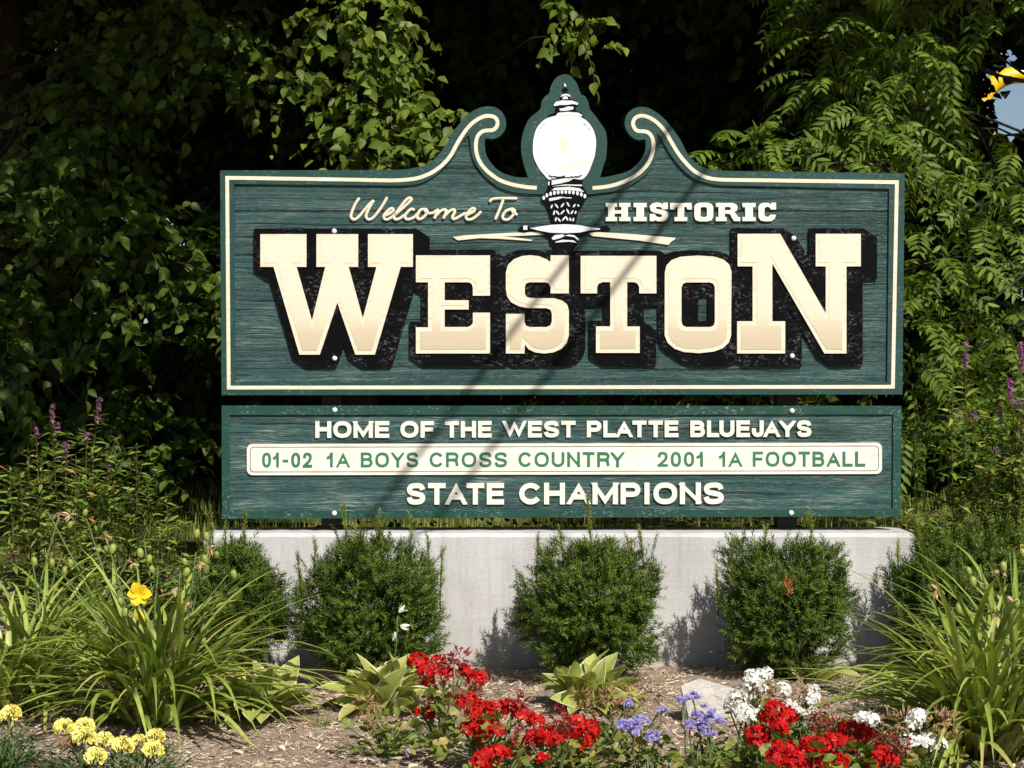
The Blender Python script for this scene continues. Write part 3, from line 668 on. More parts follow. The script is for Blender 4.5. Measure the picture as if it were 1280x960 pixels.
def word(parent, mat, txt, x0, x1, y0, y1, t, yf, yb):
    """one word between pixel columns x0..x1, cap height rows y0..y1 (top, bottom), stroke t as a share of cap height"""
    H = y1 - y0; gap = .10 if t > .2 else .17
    k = 0
    adv = [max(GL[c][0], .01) for c in txt]
    kern = [(-.09 if a + b in ('LA', 'AT', 'TA', 'AY', 'JA', 'RY', 'LU') else 0) for a, b in zip(txt, txt[1:])] + [0]
    tot = sum(adv) + gap * (len(txt) - 1) + sum(kern)
    s = (x1 - x0) / tot; x = x0
    for c, a, kn in zip(txt, adv, kern):
        wd = a * s; th = t * H; g = Geo()
        for pts, mode in GL[c][1]:
            q = [np.array((x + th / 2 + px * max(wd - th, .01), y1 - th / 2 - py * (H - th))) for px, py in pts]
            closed = mode is True
            if not closed:
                e = .5 if mode is False else .75
                d0 = q[0] - q[1]; d1 = q[-1] - q[-2]
                straight0 = mode in ('m', 'x') or abs(d0[0]) < 1e-6 or abs(d0[1]) < 1e-6
                if straight0: q[0] = q[0] + d0 / np.linalg.norm(d0) * th * e
                if mode in ('m', 'x') or abs(d1[0]) < 1e-6 or abs(d1[1]) < 1e-6: q[-1] = q[-1] + d1 / np.linalg.norm(d1) * th * e
            cs = ribbon(q, th, closed)
            cs = [[(p[0], min(max(p[1], y0), y1)) for p in cc] for cc in cs]
            cs = [[cc[i] for i in range(len(cc)) if np.hypot(cc[i][0] - cc[i - 1][0], cc[i][1] - cc[i - 1][1]) > 1e-4] for cc in cs]
            g.prism([C2([(p[0], p[1] + skew(p[0])) for p in cc]) for cc in cs], yf - .00018 * k, yb); k += 1
        g.build('letter', mat, parent)
        x += wd + (gap + kn) * s
g = Geo()
for tx, a, b in (('HOME', 394, 486.5), ('OF', 500.5, 542.5), ('THE', 556, 614.5), ('WEST', 628.6, 719.5), ('PLATTE', 733.6, 848), ('BLUEJAYS', 863, 1014.5)):
    word(low, M['offwhite'], tx, a, b, 526.8, 547.6, .245, .002, .011)
g = Geo()
for tx, a, b in (('STATE', 508.3, 630), ('CHAMPIONS', 649, 905)): word(low, M['offwhite'], tx, a, b, 604.3, 631.3, .235, .002, .011)
g = Geo()
for tx, a, b in (('01-02', 327.5, 390), ('1A', 409, 437), ('BOYS', 451, 523), ('CROSS', 537, 634), ('COUNTRY', 648, 780), ('2001', 822, 880), ('1A', 899.5, 927.5), ('FOOTBALL', 941, 1081.5)):
    word(plq, M['greentext'], tx, a, b, 565.8, 584.5, .185, .0000, .001)
for p in ((418.5, 512.5), (418, 641.5), (990, 513.5), (989, 641)): bolt(*p, low, -.001)

# ------------------------------------------------------------------ leaf shapes (x across, y along, z up)
def blade(width, rows, fold=.12, curl=.0, tip=True):
    """ovate or lanceolate leaf of length 1 with a folded midrib"""
    v = [(0, 0, 0)]; f = []
    for s, wd in rows:
        z = -curl * s * s
        v += [(-width * wd, s, fold * width * wd + z), (0, s, z), (width * wd, s, fold * width * wd + z)]
    v.append((0, 1, -curl)); n = len(rows)
    f += [(0, 2, 1), (0, 3, 2)]
    for i in range(n - 1):
        a = 1 + 3 * i
        f += [(a, a + 1, a + 4, a + 3), (a + 1, a + 2, a + 5, a + 4)]
    a = 1 + 3 * (n - 1); f += [(a, a + 1, a + 3), (a + 1, a + 2, a + 3)]
    return {'v': v, 'f': f}
OVATE = blade(.34, [(.18, .72), (.42, 1.0), (.70, .66)], .35, .22)
LANCE = blade(.15, [(.2, .8), (.5, 1.0), (.8, .5)], .3, .15)
SLIM = blade(.115, [(.2, .8), (.5, 1.0), (.8, .5)], .3, .3)
THIN = blade(.10, [(.3, 1.0), (.7, .7)], .3, .25)
NEEDLE = {'v': [(-.085, .02, 0), (.085, .02, 0), (.075, .7, 0), (0, 1, 0), (-.075, .7, 0)], 'f': [(0, 1, 2, 3, 4)]}
def round_leaf(n=21):
    v = [(0, .05, -.06)]; f = []
    for k in range(n):
        a = math.radians(-60 + 300 * k / (n - 1)) ; r = .47 + (.05 if k % 4 < 2 else -.03)
        v.append((r * math.cos(a), .45 + r * math.sin(a), .16 * (.5 + .5 * math.sin(3 * a))))
    f = [(0, k + 1, k + 2) for k in range(n - 1)]
    return {'v': v, 'f': f}
ROUND = round_leaf()
def floret(np_=5):
    v = []; f = []
    for k in range(max(1, int(np_ * .85))):
        a = 2 * math.pi * k / np_; c, s = math.cos(a), math.sin(a); b = len(v)
        for x, y, z in ((-.08, .05, 0), (.08, .05, 0), (.33, .55, .10), (.20, .95, .02), (-.20, .95, .02), (-.33, .55, .10)):
            v.append((x * c - y * s, x * s + y * c, z))
        f.append((b, b + 1, b + 2, b + 3, b + 4, b + 5))
    return {'v': v, 'f': f}
FLORET = floret()

def rand_dirs(n, r=None):
    return nrm((r or rng).normal(size=(n, 3)))
def fib(n):
    i = np.arange(n) + .5; ph = np.arccos(1 - 2 * i / n); th = math.pi * (1 + 5 ** .5) * i
    return np.stack([np.cos(th) * np.sin(ph), np.sin(th) * np.sin(ph), np.cos(ph)], 1)
UP = np.array((0, 0, 1.))

def sprays(g, tw, base, dirs, length, n, size, tpl=OVATE, droop=.35, twig_r=.0025, jitter=.35, up=.55):
    """leafy twigs: n alternate leaves along each drooping twig"""
    N = len(base); L = length * rng.uniform(.7, 1.25, N)
    t = (np.arange(n) + .6) / n
    d = nrm(dirs)
    pos = base[:, None] + d[:, None] * (L[:, None] * t)[..., None] - UP * (droop * L[:, None] * t ** 2)[..., None]
    tan = nrm(d[:, None] - UP * (2 * droop * t)[None, :, None])
    side = nrm(np.cross(tan, UP) + 1e-3); sg = np.where(np.arange(n) % 2, 1., -1.)[None, :, None]
    ax = tan * .55 + side * sg * .75 - UP * .35 + rng.normal(size=pos.shape) * jitter
    nm = UP * up + np.array((.12, -.42, 0)) + rng.normal(size=pos.shape) * .45
    sc = size * rng.uniform(.45, 1.25, (N, n)) * (1 - .25 * t)
    g.scatter(tpl, pos.reshape(-1, 3), ax.reshape(-1, 3), nm.reshape(-1, 3), sc.ravel())
    if tw is not None:
        s = np.linspace(0, 1, 4)
        c = base[:, None] + d[:, None] * (L[:, None] * s)[..., None] - UP * (droop * L[:, None] * s ** 2)[..., None]
        sd = nrm(np.cross(d, UP) + 1e-3)
        tri = np.stack([sd, -.5 * sd + .87 * UP, -.5 * sd - .87 * UP], 1)
        V = c[:, :, None] + tri[:, None] * (twig_r * (1 - .7 * s))[None, :, None, None]
        fs = [(i * 3 + j, i * 3 + (j + 1) % 3, (i + 1) * 3 + (j + 1) % 3, (i + 1) * 3 + j) for i in range(3) for j in range(3)]
        tw.many({'f': fs}, V.reshape(N, 12, 3))

def fronds(g, tw, base, dirs, length, pairs, size, droop=.5):
    """pinnate leaves: opposite leaflets along a drooping stalk"""
    N = len(base); L = length * rng.uniform(.7, 1.2, N); d = nrm(dirs)
    t = np.repeat(np.linspace(.22, 1, pairs), 2)
    pos = base[:, None] + d[:, None] * (L[:, None] * t)[..., None] - UP * (droop * L[:, None] * t ** 2)[..., None]
    tan = nrm(d[:, None] - UP * (2 * droop * t)[None, :, None])
    roll = nrm(UP + rng.normal(size=(N, 3)) * .45)
    side = nrm(np.cross(tan, roll[:, None]))
    nm = np.cross(side, tan)
    sg = np.where(np.arange(2 * pairs) % 2, 1., -1.)[None, :, None]
    ax = side * sg + tan * (.45 + .5 * t[None, :, None] ** 3) - UP * .22 + rng.normal(size=pos.shape) * .10
    sc = size * rng.uniform(.85, 1.12, (N, 2 * pairs)) * (1 - .25 * np.abs(2 * t - 1.1))
    g.scatter(LANCE, pos.reshape(-1, 3), ax.reshape(-1, 3), (nm + rng.normal(size=pos.shape) * .15).reshape(-1, 3), sc.ravel())
    s = np.linspace(0, 1, 4)
    c = base[:, None] + d[:, None] * (L[:, None] * s)[..., None] - UP * (droop * L[:, None] * s ** 2)[..., None]
    sd = nrm(np.cross(d, UP) + 1e-3); tri = np.stack([sd, -.5 * sd + .87 * UP, -.5 * sd - .87 * UP], 1)
    V = c[:, :, None] + tri[:, None] * (.0022 * (1 - .6 * s))[None, :, None, None]
    tw.many({'f': [(i * 3 + j, i * 3 + (j + 1) % 3, (i + 1) * 3 + (j + 1) % 3, (i + 1) * 3 + j) for i in range(3) for j in range(3)]}, V.reshape(N, 12, 3))

def limb(g, a, b, r0, r1, sag=.15, n=7, wob=.04):
    a = np.asarray(a, float); b = np.asarray(b, float); s = np.linspace(0, 1, n)[:, None]
    L = np.linalg.norm(b - a)
    p = a + (b - a) * s + UP * (sag * L * 4 * s * (1 - s)) + rng.normal(size=(n, 3)) * wob * L * np.minimum(1, 3 * s * (1 - s))
    g.tube(p, np.linspace(r0, r1, n), 7)

def trunk(g, base, top, r0, r1, n=9):
    s = np.linspace(0, 1, n)[:, None]; base = np.asarray(base, float); top = np.asarray(top, float)
    p = base + (top - base) * s + rng.normal(size=(n, 3)) * np.array((.05, .05, 0)) * np.minimum(1, 3 * s)
    r = r0 + (r1 - r0) * s[:, 0]; r[0] *= 1.45; r[1] *= 1.1
    p[0, 2] -= .15
    g.tube(p, r, 12)

def in_gap(p):
    """keeps a window through the wood open, along the line from the roadside to the yellow arch"""
    o = np.array((0, -CAMD, CAMZ)); d = nrm(np.array((.279, 1, .163)))
    r = p - o; k = (r @ d)[:, None] * d
    e = (r - k) * np.array((1.25, 1, .62))
    return np.linalg.norm(e, axis=1) < .0165 * (r @ d)

LIT = []          # sun paths to boughs the sun reaches, kept clear of the high canopy
def clear(cl):
    out = []
    for c, r in cl:
        c = np.asarray(c, float); ok = True
        for q, rad in LIT:
            v = c - q; k = v @ SUN
            if k > 0 and np.linalg.norm(v - k * SUN) < rad + r * .8: ok = False; break
        if ok: out.append((c, r))
    return out

def tree(name, label, base, top, clumps, per, size, mat, cat='tree', group=None, kind='ovate', length=.4, r0=.16, n=10, extra=None, droop=.35, hub=None):
    base = np.array(base, float); base[2] = gh(base[0], base[1])
    t = thing(name, base, label, cat, group)
    gt = Geo(); trunk(gt, base, top, r0, r0 * .45)
    top = np.array(top, float)
    gw = Geo(); gl_ = Geo()
    for k, (c, r) in enumerate(clumps):
        c = np.asarray(c, float)
        if k % (3 if kind != 'walnut' else 6) == 0:
            q = base + (top - base) * min(1, max(.35, (c[2] - .6 - base[2]) / max(top[2] - base[2], .1)))
            limb(gt, q, c, .022 if kind != 'walnut' else .013, .005, .08)
        m = max(3, int(per * (r / .3) ** 2))
        dd = rand_dirs(m); dd[:, 2] = dd[:, 2] * .7 - .05
        b = c + dd * r * rng.uniform(.15, .75, (m, 1))
        if kind == 'walnut': b2 = b; ok = ~in_gap(b2) & ~in_gap(b2 + dd * .2) & ~in_gap(b2 + dd * .34 - UP * .1); fronds(gl_, gw, b[ok], (dd * .9 + np.array((0, -.25, .12)))[ok], length, n, size, droop)
        else:
            ok = ~in_gap(b) & ~in_gap(b + dd * length * .5) & ~in_gap(b + dd * length) & ~in_gap(b + dd * length - UP * length * .35); sprays(gl_, gw, b[ok], (dd + np.array((0, -.12, 0)))[ok], length, n, size, OVATE, droop)
    gt.build('trunk', M['bark'], t, smooth=True)
    gw.build('twigs', M['twig'], t)
    gl_.build('crown', M[mat], t, smooth=True)
    return t

# ------------------------------------------------------------------ trees
def clump_px(lst, r=(.18, .3)):
    return [(at(px, py, yy), rng.uniform(*r)) for px, py, yy in lst]
# dim elm beside the W end of the sign
cl = []
for k in range(46):
    cl.append((rng.uniform(-30, 300), rng.uniform(-25, 600), rng.uniform(2.0, 4.2)))
cl += [(275, 70, 1.9), (290, 110, 1.8), (250, 20, 1.8), (280, 40, 1.9), (225, 60, 1.9), (40, 190, 1.7), (90, 230, 1.7), (20, 250, 1.6), (60, 300, 1.8), (190, 270, 1.8), (180, 300, 1.8), (140, 380, 1.9), (10, 460, 1.6), (265, 390, 1.8), (262, 340, 1.8), (140, 300, 2.0), (30, 470, 1.7), (110, 110, 2.2), (190, 40, 2.2), (60, 265, 1.8)]
for q in ((420, 60), (470, 40), (450, 150), (500, 120), (530, 150), (470, 200)): LIT.append((at(*q, .9), .28))
for q in ((700, 10), (745, 62)): LIT.append((at(*q, 1.2), .2))
for q, yy in (((45, 280), 1.8), ((292, 62), 1.9), ((264, 345), 1.8)): LIT.append((at(*q, yy), .10))
for q in ((285, 212), (360, 212), (440, 212)): LIT.append((at(*q, 0), .12))
shade_l = clear([((rng.uniform(-3.3, 1.0), rng.uniform(-2.0, 2.2), rng.uniform(4.25, 6.6)), rng.uniform(.3, .5)) for k in range(108)])  # unseen high clumps, added and thinned to shade the elm foliage
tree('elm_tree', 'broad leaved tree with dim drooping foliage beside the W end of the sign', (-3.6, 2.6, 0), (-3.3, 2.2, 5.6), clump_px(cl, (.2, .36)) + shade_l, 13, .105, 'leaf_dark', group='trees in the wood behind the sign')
# pale leafy branch that hangs behind the scroll
br = [(420, 15, .9), (470, -5, 1.0), (500, 25, .9), (445, 60, .85), (490, 70, .95), (425, 100, .9), (470, 110, .85), (510, 115, .95), (440, 150, .9), (485, 150, .85), (525, 150, .9), (455, 185, .95), (500, 185, .9), (545, 150, .85), (470, 205, .95), (362, 96, .9), (395, 60, .95), (480, 40, .9), (540, 175, .95), (690, 0, 1.2), (705, 22, 1.2), (725, 42, 1.2), (748, 64, 1.2)]
tree('hanging_elm_tree', 'tree whose sunlit pale green branch hangs down behind the left scroll', (-1.2, 4.6, 0), (-.9, 3.6, 5.2), [(c, r * (.62 if c[0] > .1 else 1)) for c, r in clump_px(br, (.10, .17))], 44, .088, 'leaf_mid', group='trees in the wood behind the sign', length=.24, n=9, droop=.55)
# walnut with feathered leaves beside the N end
cw = []
for k in range(74):
    x = rng.uniform(1050, 1300); y = rng.uniform(-30, 560)
    cw.append((x, y, rng.uniform(.5, 2.4)))
for k in range(22): cw.append((rng.uniform(1000, 1150), rng.uniform(-20, 120), rng.uniform(.9, 2.2)))
cw += [(900, 205, .6), (905, 212, .6), (925, 205, .6), (950, 208, .6), (975, 212, .6), (1000, 205, .6), (1045, 210, .6), (1085, 205, .6), (1105, 180, .6), (1110, 150, .7), (1030, 170, .8), (940, 200, .65), (985, 205, .6), (1030, 205, .6), (1070, 200, .6), (965, 190, .6), (1010, 180, .8), (1055, 160, .8), (1090, 130, .8), (1140, 230, .6), (1150, 300, .6), (1160, 400, .6), (1140, 460, .7), (1180, 330, .6), (1220, 270, .6), (900, 490, .9), (930, 492, .9), (870, 493, 1.0), (720, 488, 1.2), (700, 492, 1.2), (1150, 520, .8)]
tree('walnut_tree', 'tree with feathery compound leaves beside the N end of the sign', (4.3, 2.8, 0), (4.1, 2.6, 5.4), clump_px(cw, (.15, .26)), 13, .086, 'leaf_walnut', group='trees in the wood behind the sign', kind='walnut', length=.33, n=8, droop=.55)
# deep wood behind; unseen high crowns added to keep the sun off it
def mass(x0, x1, y0, y1, z0, z1, n, r=(.5, .8)):
    return [((rng.uniform(x0, x1), rng.uniform(y0, y1), rng.uniform(z0, z1)), rng.uniform(*r)) for k in range(n)]
G_ = 'trees in the wood behind the sign'
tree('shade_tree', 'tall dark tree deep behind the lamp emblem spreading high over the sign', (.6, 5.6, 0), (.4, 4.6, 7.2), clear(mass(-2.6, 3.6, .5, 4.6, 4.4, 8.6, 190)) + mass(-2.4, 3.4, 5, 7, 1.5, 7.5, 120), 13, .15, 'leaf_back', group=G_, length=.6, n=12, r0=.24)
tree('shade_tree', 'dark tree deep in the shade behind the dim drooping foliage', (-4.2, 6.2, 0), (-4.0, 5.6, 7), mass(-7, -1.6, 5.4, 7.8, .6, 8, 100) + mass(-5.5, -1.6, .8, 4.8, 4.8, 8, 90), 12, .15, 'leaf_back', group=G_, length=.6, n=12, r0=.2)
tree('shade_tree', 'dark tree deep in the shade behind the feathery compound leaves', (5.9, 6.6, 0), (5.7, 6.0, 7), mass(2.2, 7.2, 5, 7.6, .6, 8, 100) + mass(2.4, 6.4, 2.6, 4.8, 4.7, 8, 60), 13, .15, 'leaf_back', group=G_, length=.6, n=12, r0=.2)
# far wood that closes every view
g = Geo(); gt = Geo(); cs = []
n = 4600
b = np.stack([rng.uniform(-14, 14, n), rng.uniform(8.5, 13, n), rng.uniform(.2, 11, n)], 1); dd = rand_dirs(n)
ok = ~in_gap(b) & ~in_gap(b + dd * .45) & ~in_gap(b + dd * .9)
sprays(g, None, b[ok], dd[ok], .9, 16, .36, OVATE, .3, up=.15)
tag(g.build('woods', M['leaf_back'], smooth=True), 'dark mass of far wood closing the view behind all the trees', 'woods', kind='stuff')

# ------------------------------------------------------------------ yews
def yew(loc, rx, rz, label, seed, shoots=(), sparse=1.0):
    r = np.random.default_rng(seed)
    t = thing('yew_shrub', loc, label, 'shrub', 'clipped yews along the wall')
    gf = Geo(); gn = Geo(); gw = Geo()
    K = int(210 * sparse); kd = fib(K); kd = nrm(kd + r.normal(size=kd.shape) * .12)
    lump = 1 + .14 * np.sin(5 * kd[:, 0] + seed) * np.cos(4 * kd[:, 2] + 2 * kd[:, 1]) + .06 * r.normal(size=K)
    kr = np.clip(r.random(K) ** .35, .55, 1) * lump * .93
    per = 17; i = np.repeat(np.arange(K), per); N = len(i)
    d = nrm(kd[i] + r.normal(size=(N, 3)) * .10); rad = kr[i] * r.uniform(.86, 1.04, N)
    m = 700; d = np.concatenate([d, nrm(r.normal(size=(m, 3)))]); rad = np.concatenate([rad, r.uniform(.4, .85, m)]); N += m
    e = d / (np.abs(d) ** 2.5).sum(1, keepdims=True) ** (1 / 2.5)
    P = np.stack([e[:, 0] * rx * rad, e[:, 1] * rx * .92 * rad, rz * .51 + e[:, 2] * rz * .50 * rad], 1)
    foot = np.clip(P[:, 2] / rz, 0, 1); P[:, :2] *= (.72 + .28 * np.sin(np.clip(foot * 2.2, 0, 1) * math.pi / 2))[:, None]
    P[:, 2] = np.clip(P[:, 2], .02, None)
    ax = nrm(d * .75 + UP * .55 + r.normal(size=(N, 3)) * .40)
    L = r.uniform(.035, .075, N)
    def sprig(g, P, ax, L, n, size):
        t_ = (np.arange(n) + .5) / n
        pos = P[:, None] + ax[:, None] * (L[:, None] * t_)[..., None]
        sd = nrm(np.cross(ax, r.normal(size=ax.shape))); up = np.cross(sd, ax)
        an = np.arange(n) * 2.4
        out = np.cos(an)[None, :, None] * sd[:, None] + np.sin(an)[None, :, None] * up[:, None] * .7
        na = out + ax[:, None] * .75; nm = ax[:, None] - out * .4 + r.normal(size=pos.shape) * .2
        g.scatter(NEEDLE, pos.reshape(-1, 3), na.reshape(-1, 3), nm.reshape(-1, 3), (size * r.uniform(.75, 1.15, pos.shape[:2]) * (1 - .35 * t_)).ravel())
    loc = np.asarray(loc, float)
    sprig(gf, P + loc, ax, L, 15, .030)
    # leading shoots that break the outline
    m = 46; k = r.integers(0, N, m); sh = P[k]; od = nrm(d[k] * np.array((.55, .55, .3)) + UP * .8 + r.normal(size=(m, 3)) * .15); hl = r.uniform(.06, .17, m)
    ok = (sh[:, 2] > rz * .55) & (rad[k] > .75); sh = sh[ok]; od = od[ok]; hl = hl[ok]
    for a_, o_, h_ in zip(sh, od, hl):
        q = int(h_ / .018) + 2; s_ = np.linspace(0, 1, q)[:, None]
        sprig(gf, a_ + loc + o_ * h_ * s_, nrm(o_ + r.normal(size=(q, 3)) * .1), np.full(q, .035), 10, .024)
    # woody stems
    for k in range(16):
        a = r.uniform(0, 6.28); q = np.array((math.cos(a) * rx * r.uniform(.3, .75), math.sin(a) * rx * r.uniform(.3, .75), rz * r.uniform(.45, .85)))
        limb(gw, loc + np.array((math.cos(a) * .04, math.sin(a) * .04, -.03)), loc + q, .012, .003, .05, 6, .03)
    # upright fresh shoots
    for (px, py, h) in shoots:
        tip = at(px, py, loc[1]); foot = tip - UP * h + np.array((r.uniform(-.02, .02), r.uniform(-.04, .04), 0))
        n = max(3, int(h / .02)); s = (np.arange(n) / n)[:, None]
        B = foot + (tip - foot) * s; A = nrm((tip - foot) + r.normal(size=(n, 3)) * .03)
        sprig(gn, B, A, np.full(n, .05), 20, .027)
        gw.tube(np.stack([foot - UP * .08, foot, tip]), (.004, .003, .001), 5)
    m = 60
    k = r.integers(0, N, m); top = P[k]; ok = top[:, 2] > rz * .55
    sprig(gn, top[ok] + loc + ax[k][ok] * .03, ax[k][ok], np.full(ok.sum(), .06), 14, .022)
    gf.build('foliage', M['yew'], t); gn.build('fresh_shoots', M['yew_new'], t); gw.build('stems', M['bark'], t, smooth=True)
    return t
def gb(px, py):
    p = on_ground(px, py); p[2] = gh(p[0], p[1]); return p
yew(gb(290, 850), .26, .60, 'rounded dark green yew half hidden by the daylily with the yellow flower', 11, [(306, 640, .2), (282, 660, .12), (256, 668, .1), (262, 640, .14)])
yew(gb(464, 857), .345, .70, 'rounded dark green yew behind the upright hosta, with the most fresh tall shoots', 12, [(430, 632, .22), (446, 660, .14), (474, 645, .2), (515, 648, .2), (372, 697, .2), (535, 672, .22), (552, 690, .2), (395, 678, .12)])
yew(gb(741, 850), .34, .68, 'rounded dark green yew behind the bright hosta, right below the word PLATTE', 13, [(734, 622, .22), (672, 672, .2), (700, 664, .12), (800, 664, .14), (785, 672, .1)])
yew(gb(981, 850), .33, .66, 'rounded dark green yew with a rusty orange dead sprig, behind the pale rock', 14, [(1013, 642, .2), (958, 658, .14), (895, 712, .14), (913, 700, .14)])
y5 = yew(gb(1205, 846), .38, .70, 'rounded dark green yew half hidden by the big grassy clump near the loosestrife', 15, [(1122, 680, .1), (1180, 640, .2), (1150, 650, .15)])
# the dead sprig
r4 = bpy.data.objects['yew_shrub.003']; g = Geo(); c = at(985, 733, r4.location.y - .33)
dd = rand_dirs(70); g.scatter(NEEDLE, c + dd * np.array((.022, .018, .05)) * rng.random((70, 1)) ** .5, dd * .4 + UP * .8 + rand_dirs(70) * .5, rand_dirs(70), .022)
g.build('dead_sprig', leaf_mat('rusty_dead_needle', [(0, (.34, .10, .03)), (1, (.50, .18, .06))], .1), r4)

# ------------------------------------------------------------------ daylilies
def straps(g, base, n, lmin, lmax, wd, spread, seed, e=(28, 86), fall=(70, 150), az=None):
    r = np.random.default_rng(seed); S = 11
    a = r.uniform(0, 2 * math.pi, n) if az is None else r.uniform(az[0], az[1], n)
    L = r.uniform(lmin, lmax, n); W = wd * r.uniform(.7, 1.15, n)
    e0 = np.radians(r.uniform(*e, n)); fa = np.radians(r.uniform(*fall, n)) * r.uniform(.55, 1, n)
    rr = spread * np.sqrt(r.random(n)); a0 = r.uniform(0, 6.28, n)
    p = np.stack([base[0] + rr * np.cos(a0), base[1] + rr * np.sin(a0), np.full(n, base[2] - .01)], 1)
    V = np.zeros((n, S, 3, 3)); tw = r.normal(size=n) * .35
    for k in range(S):
        s = k / (S - 1)
        el = e0 - fa * s ** 1.35; az_ = a + tw * s
        d = np.stack([np.cos(el) * np.cos(az_), np.cos(el) * np.sin(az_), np.sin(el)], 1)
        sd = np.stack([-np.sin(az_), np.cos(az_), np.zeros(n)], 1); up = np.cross(d, sd) * -1
        w_ = W * (min(1, .55 + s * 2) * (1 - s ** 2.6) + .02)
        V[:, k, 1] = p - 0 * up
        V[:, k, 0] = p + sd * w_[:, None] * .5 + np.cross(sd, d) * -w_[:, None] * .22
        V[:, k, 2] = p - sd * w_[:, None] * .5 + np.cross(sd, d) * -w_[:, None] * .22
        p = p + d * (L / (S - 1))[:, None]
        p[:, 2] = np.maximum(p[:, 2], base[2] + .012 + .01 * r.random(n))
    f = [(k * 3 + j, k * 3 + j + 1, (k + 1) * 3 + j + 1, (k + 1) * 3 + j) for k in range(S - 1) for j in (0, 1)]
    g.many({'f': f}, V.reshape(n, S * 3, 3))

POD = None
def podmesh(g, c, r, axis):
    ax = nrm(axis); q = [c - ax * r * 1.5, c - ax * r, c, c + ax * r, c + ax * r * 1.5]
    g.tube(np.array(q), np.array((.25, .85, 1, .85, .2)) * r, 7)
def lily(loc, label, n, lmin, lmax, spread, seed, stalks=(), az=None, extra=None):
    loc = np.asarray(loc, float)
    t = thing('daylily_clump', loc, label, 'plant', 'daylily clumps in the bed')
    g = Geo(); straps(g, loc, n, lmin, lmax, .031, spread, seed, az=az)
    if extra: extra(g, loc)
    g.build('leaves', M['lily'], t, smooth=True)
    r = random.Random(seed)
    if stalks:
        gs_ = Geo(); pods = []
        for px, py, yo, np_ in stalks:
            tip = at(px, py, loc[1] + yo)
            foot = loc + np.array((r.uniform(-.06, .06), r.uniform(-.06, .06), 0))
            mid = (tip + foot) / 2 + np.array((r.uniform(-.04, .04), 0, .03))
            gs_.tube(spline([foot, mid, tip], 4), np.linspace(.005, .003, 9), 6)
            for k in range(max(1, int(np_ * .85))):
                c = tip + np.array((r.uniform(-.05, .05), r.uniform(-.03, .03), r.uniform(-.07, .03)))
                gs_.tube(np.stack([tip - UP * .04, c]), .002, 4)
                if r.random() < .78:
                    gp = Geo(); pods.append((gp, 'seed_pod', 'pod')); podmesh(gp, c, r.uniform(.011, .016), (r.uniform(-.4, .4), r.uniform(-.3, .3), 1))
                else:
                    gd = Geo(); pods.append((gd, 'withered_flower', 'withered')); dd = rand_dirs(9); gd.scatter(LANCE, np.tile(c, (9, 1)), dd - UP * .8, rand_dirs(9), .04)
        gs_.build('flower_stalks', M['greenstem'], t, smooth=True)
        for q_, nm_, m_ in pods: q_.build(nm_, M[m_], t, smooth=True)
    return t
lo_ = gb(195, 905)
lil = lily(lo_, 'big daylily clump with a yellow bloom, behind the pale yellow marigolds', 300, .42, .95, .13, 21,
     [(133, 672, .25, 4), (108, 648, .3, 2), (180, 676, .2, 2), (72, 710, .2, 3), (198, 708, .1, 3), (225, 715, .1, 3), (245, 690, .2, 6), (260, 675, .22, 5), (150, 745, 0, 3), (285, 718, .1, 2), (240, 752, -.02, 3), (215, 800, -.05, 2), (255, 780, .0, 2), (165, 790, -.05, 3), (250, 715, .1, 2), (60, 640, .3, 2)])
g = Geo(); c = at(172, 744, lo_[1] - .05)
fd = nrm(np.array([(math.cos(a) + .25, -1.05 + .25 * math.sin(3 * a), math.sin(a) + .2) for a in np.linspace(0, 2 * math.pi, 6, endpoint=False)]))
g.scatter(blade(.40, [(.18, .45), (.42, .85), (.70, 1.0), (.9, .6)], .3, .35), np.tile(c, (6, 1)) + np.array((0, .035, 0)), fd, np.tile(np.array((.1, -1., .4)), (6, 1)), 0.058 * np.array((1, .85, 1, .9, 1, .85)))
c2 = at(173, 768, lo_[1] - .05); dd = np.array([(.35, -.3, -.8), (.25, -.2, -.9), (.4, -.1, -.8), (.3, -.35, -.85)])
g.scatter(LANCE, np.tile(c2 + UP * .02, (4, 1)), dd, rand_dirs(4), .075)
g.build('yellow_flower', M['lily_yellow'], lil, smooth=True)
g = Geo(); foot = lo_.copy(); g.tube(spline([foot, (foot + c) / 2 + np.array((.02, 0, .02)), c + np.array((0, .035, 0))], 4), .004, 6); g.build('bloom_stalk', M['greenstem'], lil, smooth=True)
lily(gb(25, 880), 'daylily clump cut by the picture edge, beside the marigolds', 220, .45, .95, .14, 22, [(75, 640, .3, 3), (25, 770, .0, 2), (40, 700, .2, 2), (78, 690, .1, 2)])
lily(gb(120, 835), 'low daylily clump under the reddish loosestrife leaves', 170, .4, .8, .14, 25, [(95, 715, .1, 2), (160, 700, .1, 2)])
lily(gb(1235, 945), 'big daylily clump beside the white geraniums with no bloom', 290, .5, 1.0, .13, 23, [(1225, 705, .1, 3), (1190, 760, .0, 2), (1258, 700, .1, 3), (1275, 740, .05, 3), (1160, 730, .15, 1), (1240, 790, -.03, 2)])
lily(gb(1290, 900), 'daylily clump cut by the picture edge, below the loosestrife spires', 200, .5, 1.0, .13, 24, [(1262, 690, .1, 2)])

